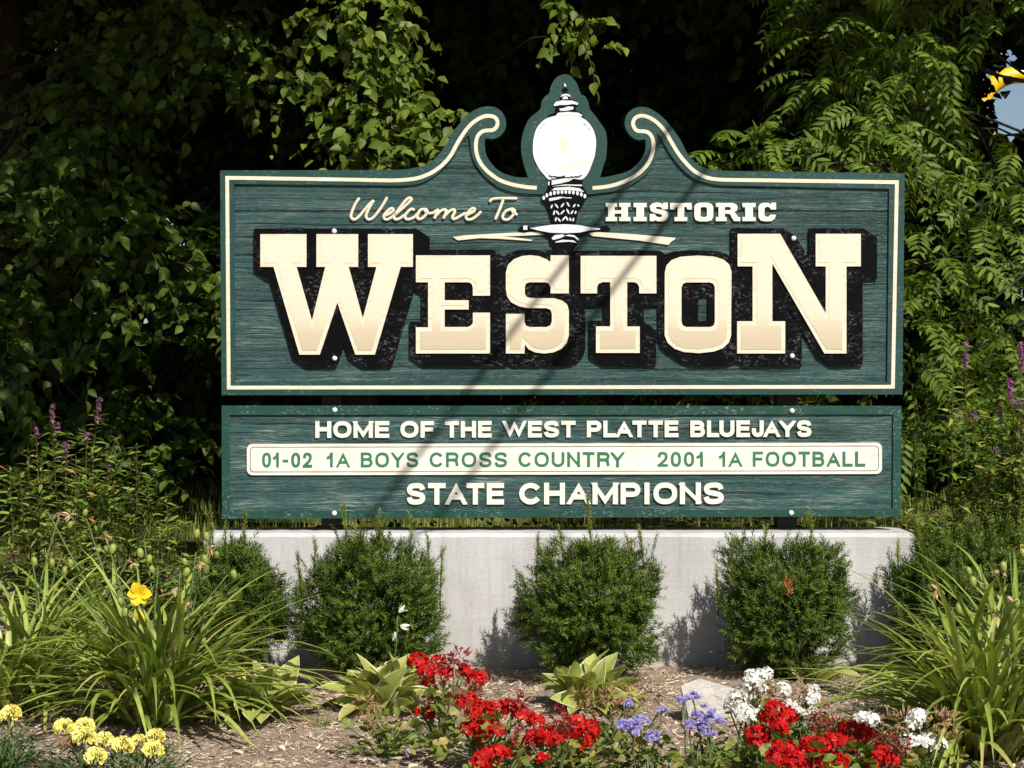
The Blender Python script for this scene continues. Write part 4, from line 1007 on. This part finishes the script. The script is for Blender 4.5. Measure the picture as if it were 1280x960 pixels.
# ------------------------------------------------------------------ hostas
def hosta_tpl(seed):
    r = random.Random(seed); R = 9; v = []; uv = []; f = []
    for i in range(R):
        s = i / (R - 1)
        wd = .03 if s < .2 else .03 + .225 * math.sin(min(1, (s - .2) / .8) ** .8 * math.pi) ** .85
        if i == R - 1: wd = .004
        z = -.75 * max(0, s - .3) ** 2
        for j in range(5):
            u = j / 4 - .5
            v.append((u * 2 * wd * .85, s, z + abs(u) * wd * .75 + .012 * math.sin(9 * s + 6 * u + seed))); uv.append((j / 4, s))
    for i in range(R - 1):
        for j in range(4): a = i * 5 + j; f.append((a, a + 1, a + 6, a + 5))
    return {'v': v, 'f': f, 'uv': uv}
HOSTA = hosta_tpl(1)
def hosta(loc, label, n, size, seed, e=(25, 75), az=None):
    r = np.random.default_rng(seed); loc = np.asarray(loc, float)
    t = thing('hosta', loc, label, 'plant', 'hostas in the bed'); g = Geo()
    a = np.arange(n) * 2.4 + r.uniform(-.3, .3, n); el = np.radians(np.linspace(e[1], e[0], n) + r.uniform(-9, 9, n))
    if az: a = r.uniform(az[0], az[1], n)
    d = np.stack([np.cos(a) * np.cos(el), np.sin(a) * np.cos(el), np.sin(el)], 1)
    nm = UP + r.normal(size=(n, 3)) * .45 - d * .2; d = nrm(d + r.normal(size=(n, 3)) * .16)
    L_ = size * r.uniform(.6, 1.15, n); g.scatter(HOSTA, loc + np.stack([np.cos(a) * .05, np.sin(a) * .05, np.zeros(n)], 1) * r.uniform(.2, 1.3, (n, 1)), d, nm, L_)
    g.build('leaves', M['hosta'], t, smooth=True)
    return t
hosta(gb(326, 902), 'cream edged hosta under the arching blades of the big daylily', 60, .22, 31)
hB = hosta(gb(478, 893), 'upright yellow green hosta beside the first red geraniums, with drooping white flowers', 62, .235, 32, (35, 86))
g = Geo(); st = Geo(); L0 = np.array(hB.location)
tip = at(497, 770, L0[1] - .02); st.tube(spline([L0, (L0 + tip) / 2 + np.array((.02, 0, .03)), tip], 4), .003, 6)
for px, py, dx, dz in ((503, 783, .5, -.15), (493, 795, -.05, -1), (500, 764, .3, .3)):
    c = at(px, py, L0[1] - .02); g.scatter(LANCE, np.tile(c - np.array((dx, 0, dz)) * .02, (5, 1)), np.array([(dx, 0, dz)] * 5) + rng.normal(size=(5, 3)) * .12, rand_dirs(5), .043)
st.build('flower_stalk', M['greenstem'], hB, smooth=True); g.build('white_flowers', M['whitepetal'], hB)
hosta(gb(736, 882), 'bright cream edged hosta in front of the middle yew', 70, .215, 33, (20, 84))
hosta(gb(1012, 858), 'small sparse hosta between the white geraniums and a yew', 7, .24, 34, (30, 70), (-.9, 2.2))
hosta(gb(1150, 895), 'low hosta peeping out beneath the big daylily clump', 16, .2, 35, (15, 55))

# ------------------------------------------------------------------ bedding flowers
def head_geo(c, R, n, size, seed, low=-.35, tpl=FLORET):
    r = np.random.default_rng(seed); d = fib(n); d = d[d[:, 2] > low]
    d = nrm(d + r.normal(size=d.shape) * .25)
    g = Geo(); P = c + d * R * np.array((1, 1, .72)) * r.uniform(.7, 1.15, (len(d), 1))
    ref = nrm(np.cross(d, r.normal(size=d.shape)))
    g.scatter(tpl, P, ref, d + r.normal(size=d.shape) * .15, size * r.uniform(.8, 1.15, len(d)))
    return g
def bedding(name, loc, label, cat, group, heads, leaf=('ger_leaf', ROUND, .062, 70, .17, .20), seed=1):
    """heads: (px, py, radius in metres, material, kind, depth offset)"""
    loc = np.asarray(loc, float); r = np.random.default_rng(seed)
    t = thing(name, loc, label, cat, group)
    lm, ltpl, ls, ln, lr, lh = leaf
    gl_ = Geo(); st = Geo()
    d = nrm(r.normal(size=(ln, 3))); d[:, 2] = np.abs(d[:, 2])
    P = loc + d * np.array((lr, lr * .9, lh)) * (r.random((ln, 1)) ** .5) + UP * .03
    ax = d * np.array((1, 1, .25)) + r.normal(size=d.shape) * .35
    gl_.scatter(ltpl, P, ax, UP + d * .5 + r.normal(size=d.shape) * .35, ls * r.uniform(.6, 1.2, ln))
    for k in range(26):
        i = r.integers(ln); st.tube(np.stack([loc + np.array((r.uniform(-.03, .03), r.uniform(-.03, .03), -.01)), (loc + P[i]) / 2 + UP * .01, P[i]]), .003, 5)
    hs = []
    for k, h in enumerate(heads):
        px, py, R, mat, kind, yo = h
        c = at(px, py, loc[1] + yo)
        c[2] = max(c[2], gh(c[0], c[1]) + R * .9)
        foot = loc + np.array((r.uniform(-.05, .05), r.uniform(-.05, .05), 0)); foot[2] = gh(foot[0], foot[1])
        st.tube(spline([foot, (foot + c) / 2 + np.array((r.uniform(-.02, .02), 0, .02)), c - UP * R * .2], 3), .003, 5)
        hs.append((c, R, mat, kind, seed * 50 + k))
    gl_.build('leaves', M[lm], t, smooth=True); st.build('stems', M['greenstem'], t, smooth=True)
    for c, R, mat, kind, sd in hs:
        R = R * (.86 if kind == 'pompon' else 1.02)
        if kind == 'umbel': g = head_geo(c, R, int(30 * (R / .045) ** 1.4) + 6, .0195, sd)
        elif kind == 'spent':
            q = np.random.default_rng(sd); n = 46; dd = nrm(q.normal(size=(n, 3)))
            g = Geo(); g.scatter(THIN, c + dd * R * .5, dd, rand_dirs(n), .03 * q.uniform(.7, 1.3, n)); g.scatter(FLORET, c + dd[:14] * R * .9, rand_dirs(14), dd[:14], .010)
        elif kind == 'fluff':
            R = R * 1.35
            q = np.random.default_rng(sd); g = Geo(); nb = max(4, int(R / .0045))
            for b_ in range(nb):
                cc = c + nrm(q.normal(size=3)) * np.array((1, 1, .55)) * R * .75; dd = nrm(q.normal(size=(55, 3))); dd[:, 2] = np.abs(dd[:, 2]) - .2
                g.scatter(NEEDLE, np.tile(cc, (55, 1)), dd, nrm(q.normal(size=(55, 3))), .0165)
        else:   # pompon
            q = np.random.default_rng(sd); d = fib(130); d = nrm(d[d[:, 2] > -.45] + q.normal(size=(len(d[d[:, 2] > -.45]), 3)) * .1)
            g = Geo(); ref = nrm(np.cross(d, UP + 1e-3)); PET = {'v': [(-.3, 0, 0), (.3, 0, 0), (.55, .7, .1), (.2, 1, -.05), (-.2, .92, .1), (-.55, .7, -.05)], 'f': [(0, 1, 2, 3, 4, 5)]}
            g.scatter(PET, c + d * R * np.array((1, 1, .8)) * .62, d + q.normal(size=d.shape) * .25, ref + q.normal(size=d.shape) * .4, R * .48)
        g.build('flower_head', M[mat], t)
    return t
U = 'umbel'
GR = 'red geraniums in the bed'; GW = 'white geraniums in the bed'
def red(px, py, R, yo=0.0): return (px, py, R, 'red', U, yo)
def dead(px, py, R=.045, yo=0.0): return (px, py, R, 'deadred', 'spent', yo)
def wht(px, py, R, yo=0.0): return (px, py, R, 'whitepetal', U, yo)
def brn(px, py, R=.045, yo=0.0): return (px, py, R, 'brownpetal', 'spent', yo)
bedding('red_geranium', gb(552, 935), 'tallest red geranium, right beside the upright hosta', 'flower', GR, [red(522, 826, .042), red(535, 838, .04, -.05), red(548, 826, .03, .05), red(535, 852, .024), dead(566, 830, .05), red(558, 842, .028, -.03), red(580, 835, .02), dead(575, 822, .045), red(518, 888, .018, -.05), red(538, 892, .02, -.05), dead(528, 878, .04), dead(552, 865, .04), red(598, 848, .042), dead(590, 862, .045), red(582, 840, .016)], ('ger_leaf', ROUND, .047, 85, .19, .26), 41)
bedding('red_geranium', gb(610, 965), 'red geranium with a dense band of blooms in the middle of the left red patch', 'flower', GR, [red(583, 878, .045), red(600, 884, .035), red(590, 892, .03, -.05), red(620, 888, .048), red(640, 884, .04, .04), red(655, 895, .038), red(668, 900, .03), red(600, 908, .042, -.05), red(585, 912, .03, -.05), red(610, 905, .035), red(622, 914, .024, -.07), red(603, 922, .022, -.08), dead(585, 868, .05), dead(650, 878, .03)], ('ger_leaf', ROUND, .048, 105, .24, .22), 42)
bedding('red_geranium', gb(620, 1000), 'low red geranium with one bloom near the bottom edge', 'flower', GR, [red(612, 946, .046), red(600, 950, .028, -.04), red(625, 941, .03)], ('ger_leaf', ROUND, .045, 62, .18, .13), 43)
bedding('red_geranium', gb(690, 985), 'red geranium with faded heads between the band and the end bloom', 'flower', GR, [red(680, 918, .042), red(692, 924, .034, -.04), red(667, 922, .028), red(678, 948, .018, -.06), dead(658, 922, .055), dead(650, 935, .045), dead(695, 898, .05), dead(705, 905, .04)], ('ger_leaf', ROUND, .047, 85, .2, .17), 44)
bedding('red_geranium', gb(730, 975), 'red geranium at the end nearest the blue ageratum', 'flower', GR, [red(722, 906, .045), red(736, 912, .04), red(728, 926, .042, -.05), red(715, 916, .03)], ('ger_leaf', ROUND, .055, 70, .17, .16), 45)
bedding('red_geranium', gb(965, 985), 'red geranium below the white blooms beside the pale rock', 'flower', GR, [red(968, 888, .044), red(985, 893, .032), red(975, 908, .034, -.04), red(958, 896, .028), red(948, 918, .04, -.03), red(962, 926, .036), red(945, 930, .03, -.04)], ('ger_leaf', ROUND, .047, 85, .17, .22), 46)
bedding('red_geranium', gb(1010, 1010), 'lowest red geranium, its blooms cut by the bottom edge', 'flower', GR, [red(980, 938, .044), red(1000, 944, .044), red(990, 954, .04, -.05), red(1015, 955, .036), red(1030, 932, .036), red(1025, 944, .03), red(1042, 926, .034), red(1048, 950, .03), red(1012, 930, .026), red(970, 948, .03, -.04)], ('ger_leaf', ROUND, .047, 90, .2, .18), 47)
bedding('red_geranium', gb(1075, 985), 'red geranium with two small blooms among faded ones near the white heads', 'flower', GR, [red(1072, 904, .024), red(1080, 916, .034), red(1060, 925, .03), red(1055, 910, .022), dead(1045, 908, .045), dead(1068, 935, .05), dead(1030, 912, .045), dead(1052, 940, .05), dead(1090, 930, .045)], ('ger_leaf', ROUND, .055, 60, .16, .15), 48)
bedding('red_geranium', gb(1105, 1000), 'red geranium with dark faded petals below the right white heads', 'flower', GR, [red(1100, 943, .04), red(1112, 950, .03), red(1092, 952, .03), dead(1110, 930, .05), dead(1125, 935, .04)], ('ger_leaf', ROUND, .055, 50, .14, .12), 49)
bedding('white_geranium', gb(940, 960), 'white geranium leaning over the pale rock', 'flower', GW, [wht(942, 848, .04), wht(955, 843, .03), wht(935, 856, .03), wht(920, 876, .038), wht(914, 884, .026), wht(930, 892, .042, -.06), wht(944, 895, .03, -.06), wht(950, 862, .026), brn(955, 868, .05), brn(940, 872, .04)], ('ger_leaf', ROUND, .047, 85, .17, .27), 51)
bedding('white_geranium', gb(995, 955), 'white geranium beside the tall red blooms, with brown spent heads', 'flower', GW, [wht(978, 862, .03), wht(990, 884, .04), wht(1005, 885, .03), wht(1014, 872, .034), wht(1016, 862, .02), wht(975, 884, .028), brn(1000, 866, .05), brn(970, 872, .04), dead(1022, 888, .05)], ('ger_leaf', ROUND, .055, 50, .15, .22), 52)
bedding('white_geranium', gb(1150, 990), 'white geranium under the big daylily blades, with brown spent heads', 'flower', GW, [wht(1078, 897, .025), wht(1090, 900, .028), wht(1148, 896, .034), wht(1140, 905, .026), wht(1135, 925, .036), wht(1150, 928, .034), wht(1172, 932, .034), wht(1160, 924, .025), brn(1115, 905, .055), brn(1130, 900, .05), brn(1170, 900, .055), brn(1185, 905, .05)], ('ger_leaf', ROUND, .047, 90, .2, .15), 53)
AG = ('ger_leaf', ROUND, .036, 150, .15, .20)
GA = 'blue ageratum plants in the bed'
bedding('ageratum', gb(812, 985), 'lavender blue ageratum next to the end red geranium', 'flower', GA, [(785, 908, .03, 'lavender', 'fluff', 0), (800, 904, .03, 'lavender', 'fluff', 0), (792, 914, .024, 'lavender', 'fluff', -.03), (818, 922, .03, 'lavender', 'fluff', -.04), (827, 888, .016, 'lavender', 'fluff', .08), (785, 880, .012, 'lavender', 'fluff', .1)], AG, 61)
bedding('ageratum', gb(872, 985), 'lavender blue ageratum right below the pale rock', 'flower', GA, [(855, 873, .02, 'lavender', 'fluff', .05), (866, 872, .018, 'lavender', 'fluff', .05), (880, 890, .03, 'lavender', 'fluff', 0), (890, 902, .034, 'lavender', 'fluff', 0), (872, 900, .03, 'lavender', 'fluff', 0), (885, 914, .026, 'lavender', 'fluff', -.03), (862, 908, .02, 'lavender', 'fluff', -.03)], AG, 62)
mg = lambda px, py, R=.042, yo=0.0, m='marigold': (px, py, R, m, 'pompon', yo)
MF = ('feather', THIN, .04, 620, .17, .13); GM = 'pale yellow marigolds in the bed'
bedding('marigold', gb(105, 985), 'pale yellow marigold plant with five open heads and a brown one', 'flower', GM, [mg(80, 910), mg(105, 921, .046, -.03), mg(106, 908, .04, .05), mg(130, 925, .038), mg(119, 946, .044, -.08), mg(85, 930, .034, -.02, 'brownpetal')], MF, 71)
bedding('marigold', gb(180, 985), 'pale yellow marigold plant with four heads under the daylily blades', 'flower', GM, [mg(153, 933, .046), mg(174, 928, .036, .04), mg(195, 921, .038, .03), mg(191, 939, .044, -.04)], MF, 72)
bedding('marigold', gb(12, 960), 'pale yellow marigold at the picture edge with one head', 'flower', GM, [mg(14, 892, .042), mg(4, 896, .03)], MF, 73)
# drying and scraggly plants
DRY = ('ger_leaf', ROUND, .045, 60, .12, .14)
bedding('withered_flower', gb(480, 955), 'scraggly low plant with yellowing leaves and one tiny violet bloom', 'flower', None, [(515, 938, .012, 'lavender', U, -.02), brn(456, 880, .05, .1), brn(470, 900, .045)], ('ger_leaf', ROUND, .045, 80, .17, .14), 81)
bedding('withered_flower', gb(770, 945), 'dried brown plant between the bright hosta and the ageratum', 'flower', None, [brn(760, 872, .05), brn(790, 870, .05), brn(745, 880, .045), brn(815, 865, .05), brn(780, 885, .05), brn(725, 872, .04)], ('ger_leaf', ROUND, .045, 60, .2, .16), 82)

# ------------------------------------------------------------------ pale rock
def rock(loc, sx, sy, sz, label, seed):
    import bmesh
    r = np.random.default_rng(seed); t = np.asarray(loc, float)
    bm = bmesh.new()
    pts = [(-.5, -.35, -.3), (.5, -.4, -.3), (.55, .4, -.3), (-.45, .45, -.3), (-.52, -.2, .55), (-.3, .2, .62), (.05, -.25, .36), (.12, -.05, .42), (.42, -.2, .22), (.5, .2, .24), (-.1, .4, .45), (-.45, -.42, .1), (.3, -.48, .05)]
    for p in pts: bm.verts.new((p[0] * sx, p[1] * sy, p[2] * sz))
    bmesh.ops.convex_hull(bm, input=bm.verts[:])
    bmesh.ops.subdivide_edges(bm, edges=bm.edges[:], cuts=3, use_grid_fill=True)
    bmesh.ops.triangulate(bm, faces=bm.faces[:])
    for v in bm.verts:
        n = math.sin(v.co.x * 60 + seed) * math.cos(v.co.z * 70) + math.sin(v.co.y * 90 + v.co.x * 40)
        v.co += v.co.normalized() * (.004 * n + r.uniform(-.002, .002))
    me = bpy.data.meshes.new('rock'); bm.to_mesh(me); bm.free(); me.materials.append(M['rock'])
    o = bpy.data.objects.new('rock', me); COL.objects.link(o); o.location = tuple(t)
    return tag(o, label, 'rock')
rock(gb(912, 896), .40, .22, .26, 'pale angular limestone rock between the blue ageratum and the white geranium', 3)
rock(gb(608, 830) + np.array((0, 0, -.0)), .16, .10, .08, 'small pale stone at the foot of the wall beside the middle yew', 5)

# ------------------------------------------------------------------ purple loosestrife
def loosestrife(px, tops, Yd, label, seed, group='purple loosestrife beside the sign', bushy=1.0):
    r = np.random.default_rng(seed); D = CAMD + Yd
    loc = np.array(((px - 640) / F * D, Yd, 0)); loc[2] = gh(loc[0], loc[1])
    t = thing('loosestrife', loc, label, 'plant', group); gs_ = Geo(); gl_ = Geo(); gf = Geo()
    for (tx, ty, fl) in tops:
        tip = at(tx, ty, Yd + r.uniform(-.12, .12)); foot = loc + np.array((r.uniform(-.1, .1), r.uniform(-.08, .08), 0)); foot[2] = gh(foot[0], foot[1])
        mid = foot * .45 + tip * .55 + np.array((r.uniform(-.03, .03), 0, 0))
        q = spline([foot, mid, tip], 8); gs_.tube(q, np.linspace(.005, .0018, len(q)), 5)
        H = np.linalg.norm(tip - foot); n = int(H / .030)
        s = np.linspace(.12, .97 - .10 * min(1, fl), n); idx = np.clip((s * (len(q) - 1)).astype(int), 0, len(q) - 2); fr = s * (len(q) - 1) - idx
        P = q[idx] + (q[idx + 1] - q[idx]) * fr[:, None]
        az = np.arange(n) * 1.57 + r.uniform(-.4, .4, n)
        for sg in (0, math.pi):
            d = np.stack([np.cos(az + sg), np.sin(az + sg), r.uniform(-.25, .9, n)], 1)
            gl_.scatter(SLIM, P, d, UP + r.normal(size=(n, 3)) * .35, (.125 * (1 - .60 * s) * r.uniform(.7, 1.25, n)))
        # side branchlets
        for k in range(int(6 * bushy)):
            i = r.integers(int(n * .2), max(int(n * .75), int(n * .2) + 1)); a = r.uniform(0, 6.28); L = r.uniform(.08, .2); d = nrm(np.array((math.cos(a), math.sin(a), .9)))
            e = P[i] + d * L; gs_.tube(np.stack([P[i], e]), (.0022, .001), 4); m = 9; ss = np.linspace(.2, 1, m)[:, None]
            B = P[i] + (e - P[i]) * ss; aa = np.arange(m) * 1.9
            gl_.scatter(LANCE, B, np.stack([np.cos(aa), np.sin(aa), np.full(m, .4)], 1), UP + r.normal(size=(m, 3)) * .3, .06 * r.uniform(.7, 1.2, m))
            if fl > .5 and r.random() < .3 and s[i] > .6:
                gf.scatter(FLORET, np.repeat(e[None], 8, 0) + r.normal(size=(8, 3)) * (.006, .006, .02), rand_dirs(8), rand_dirs(8), .008)
        if fl > 0:
            m = int(80 * fl); P = q[-1] + (q[-4] - q[-1]) * (min(1, fl) * r.random(m)[:, None])
            dd = rand_dirs(m); gf.scatter(FLORET, P + dd * np.array((.011, .011, .004)), rand_dirs(m), dd, .0085 * r.uniform(.7, 1.3, m))
    gs_.build('stems', M['twig'], t, smooth=True); gl_.build('leaves', M['loose'], t, smooth=True)
    if gf.n: gf.build('flower_spikes', M['purple' if px > 600 else 'faded_purple'], t)
    return t
loosestrife(60, [(65, 505, .7), (45, 535, .4), (72, 530, .4), (25, 590, 0), (85, 620, 0), (52, 572, 0), (35, 560, 0)], .05, 'loosestrife with two short purple spires beside the tallest one', 91, bushy=.8)
loosestrife(120, [(125, 497, .9), (108, 540, .3), (138, 575, .4), (150, 610, 0), (118, 555, 0), (148, 575, 0)], .1, 'tallest loosestrife left of the boards, with one slim purple spire', 92, bushy=.8)
loosestrife(85, [(82, 552, .4), (100, 600, 0), (60, 640, 0), (120, 650, 0), (95, 570, 0)], -.1, 'shorter loosestrife with a pale spent spire in front of the tallest', 93, bushy=.8)
loosestrife(172, [(171, 554, 0), (185, 600, 0), (160, 620, 0), (150, 660, 0), (178, 575, 0)], .05, 'green loosestrife spire without flowers near the board edge', 94, bushy=.8)
loosestrife(10, [(12, 582, 0), (-5, 560, 0), (30, 640, 0), (0, 650, 0)], .0, 'green flowerless loosestrife at the left picture edge', 95, bushy=.8)
loosestrife(205, [(208, 617, 0), (225, 650, 0), (190, 640, 0), (180, 670, 0)], -.08, 'low rusty leaved loosestrife next to the first yew', 96, bushy=.8)
loosestrife(1190, [(1207, 428, .9), (1192, 440, 0)], .35, 'tall thin loosestrife nearest the right end of the boards', 97)
loosestrife(1240, [(1236, 590, 1.0), (1218, 515, .3), (1245, 560, .2), (1200, 600, 0)], .3, 'short loosestrife with a single low purple bloom', 98, bushy=1.4)
loosestrife(1262, [(1262, 472, 1.2), (1250, 505, .9), (1275, 500, .4)], .3, 'loosestrife with two bright purple spires at mid height', 99, bushy=1.3)
loosestrife(1285, [(1277, 428, .9), (1278, 530, 1.2), (1290, 480, .6)], .25, 'loosestrife cut by the right picture edge with purple spires', 100, bushy=1.4)
loosestrife(1165, [(1163, 632, 0), (1138, 640, 0), (1180, 660, 0), (1125, 668, 0)], .3, 'low flowerless loosestrife behind the wall end', 101, bushy=1.2)

# ------------------------------------------------------------------ overhead cables, poles, yellow arch
Lp = [np.array(at(881, 213)), np.array(at(837, 160))]
ld = at(764, 365) - at(881, 213); kz = -ld[2] / SUN[2]; cd = nrm(ld + kz * SUN)
poles = []
for i, q in enumerate(Lp):
    c = q + SUN * ((5.2 - q[2]) / SUN[2]); a = c + cd * (-15.5 - c[1]) / cd[1]; b = c + cd * (9.5 - c[1]) / cd[1]
    s = np.linspace(0, 1, 41)[:, None]; p = a + (b - a) * s
    g = Geo(); g.tube(p, .0155, 8)
    tag(g.build('overhead_cable', M['cable'], smooth=True), ['black overhead cable casting the right hand slanting shadow over the boards', 'black overhead cable casting the left hand slanting shadow over the boards'][i], 'cable', 'overhead cables')
    poles.append((a, b))
for k, lab in ((0, 'wooden utility pole at the roadside end of the overhead cables'), (1, 'wooden utility pole in the wood at the far end of the overhead cables')):
    p = (poles[0][k] + poles[1][k]) / 2; z0 = float(gh(p[0], p[1]))
    t = thing('utility_pole', (p[0], p[1], z0), lab, 'utility pole', 'utility poles of the overhead cables')
    g = Geo(); yy = p[1] + (-.16 if k == 0 else .16); g.tube(np.array([(p[0], yy, z0 - .4), (p[0], yy, 3), (p[0], yy, 6.5)]), (.14, .125, .10), 14); g.build('pole_shaft', M['polewood'], t, smooth=True)
    g = Geo(); g.box(p[0] - .7, p[0] + .7, p[1] - .045, p[1] + .045, 5.02, 5.14); g.build('crossarm', M['polewood'], t)
# yellow arch glimpsed through the gap
D = 34.0; c = np.array((.279 * D, D - CAMD, CAMZ + .163 * D))
t = thing('yellow_arch', (c[0], c[1], 0), 'bright yellow arched frame glimpsed through the leaves at the top corner', 'arch')
g = Geo(); a = np.linspace(math.radians(-40), math.radians(220), 24)
g.tube(np.stack([c[0] + .1 + .75 * np.cos(a), np.full(24, c[1]), c[2] - .45 + .75 * np.sin(a)], 1), .16, 10); g.build('arch_ring', flat_mat('yellow_gloss_paint', (.80, .48, .01), .4, .5, .05), t, smooth=True)
g = Geo()
for sx in (-1, 1): g.tube(np.array([(c[0] + .1 + sx * .70, c[1], 0.2), (c[0] + .1 + sx * .72, c[1], c[2] - .7)]), .09, 8)
g.build('arch_legs', flat_mat('grey_steel', (.3, .31, .32), .5), t, smooth=True)

# ------------------------------------------------------------------ loose cover
n = 36000
x = rng.uniform(-2.6, 2.6, n); y = -.16 - 2.6 * rng.random(n) ** 1.1
P = np.stack([x, y, gh(x, y) + rng.uniform(.001, .010, n)], 1)
STRIP = {'v': [(-.5, 0, 0), (.5, 0, 0), (.45, .5, .12), (-.45, .5, .12), (.3, 1, 0), (-.3, 1, 0)], 'f': [(0, 1, 2, 3), (3, 2, 4, 5)]}
az = rng.uniform(0, 6.28, n); ax = np.stack([np.cos(az), np.sin(az), rng.normal(size=n) * .28], 1)
T = np.asarray(STRIP['v']); a_ = nrm(ax); n_ = nrm(UP + rng.normal(size=(n, 3)) * .55); n_ = nrm(n_ - (n_ * a_).sum(-1, keepdims=True) * a_); s_ = np.cross(a_, n_)
L = rng.uniform(.008, .036, n) * np.where(rng.random(n) < .08, 1.7, 1); W = rng.uniform(.0018, .006, n) * np.where(rng.random(n) < .12, 2.6, 1)
V = s_[:, None] * (T[None, :, 0:1] * W[:, None, None]) + a_[:, None] * (T[None, :, 1:2] * L[:, None, None]) + n_[:, None] * (T[None, :, 2:3] * L[:, None, None] * .3) + P[:, None]
g = Geo(); g.many(STRIP, V); tag(g.build('mulch', M['straw_bits']), 'dry straw and bark mulch strewn over the flower bed', 'mulch', kind='stuff')
# rough grass on the bank behind the wall
n = 14000
x = rng.uniform(-4.5, 4.5, n); y = rng.uniform(.28, 6.5, n)
P = np.stack([x, y, gh(x, y) - .005], 1); az = rng.uniform(0, 6.28, n)
BL = blade(.035, [(.3, 1.0), (.7, .7)], .2, .3)
g = Geo(); g.scatter(BL, P, np.stack([np.cos(az) * .5, np.sin(az) * .5, np.ones(n)], 1), np.stack([np.cos(az), np.sin(az), np.zeros(n)], 1), rng.uniform(.04, .12, n))
tag(g.build('grass', M['grass'], smooth=True), 'rough grass on the bank seen under the boards', 'grass', kind='stuff')
# weeds creeping over the back edge of the wall
g = Geo(); n = 240
x = np.concatenate([rng.normal(m, .12, 40) for m in (-.05, .22, .40, -.6, .85, 1.25)]); P = np.stack([x, rng.uniform(.27, .45, n), rng.uniform(.58, .69, n)], 1)
g.scatter(OVATE, P, rand_dirs(n) + np.array((0, -.3, .2)), UP + rand_dirs(n) * .5, rng.uniform(.02, .05, n))
tag(g.build('weeds', M['leaf_mid'], smooth=True), 'small leafy weeds creeping along the back edge of the wall', 'weeds', kind='stuff')
# tufts in the bed
for px, py, lab, s in ((405, 908, 'tiny green grass tuft in the bare mulch below the second yew', 1.0), (1047, 850, 'small green grass tuft by the foot of the fourth yew', 1.6), (600, 940, 'dry pale tuft between the red geraniums', 1.4)):
    c = gb(px, py); n = 40; az = rng.uniform(0, 6.28, n); g = Geo()
    g.scatter(BL, c + rng.normal(size=(n, 3)) * np.array((.02, .02, 0)) * s, np.stack([np.cos(az), np.sin(az), rng.uniform(.3, 1.2, n)], 1), np.stack([np.cos(az), np.sin(az), np.full(n, .1)], 1), .05 * s)
    tag(g.build('grass_tuft', M['grass'], smooth=True), lab, 'grass tuft', 'grass tufts in the bed')
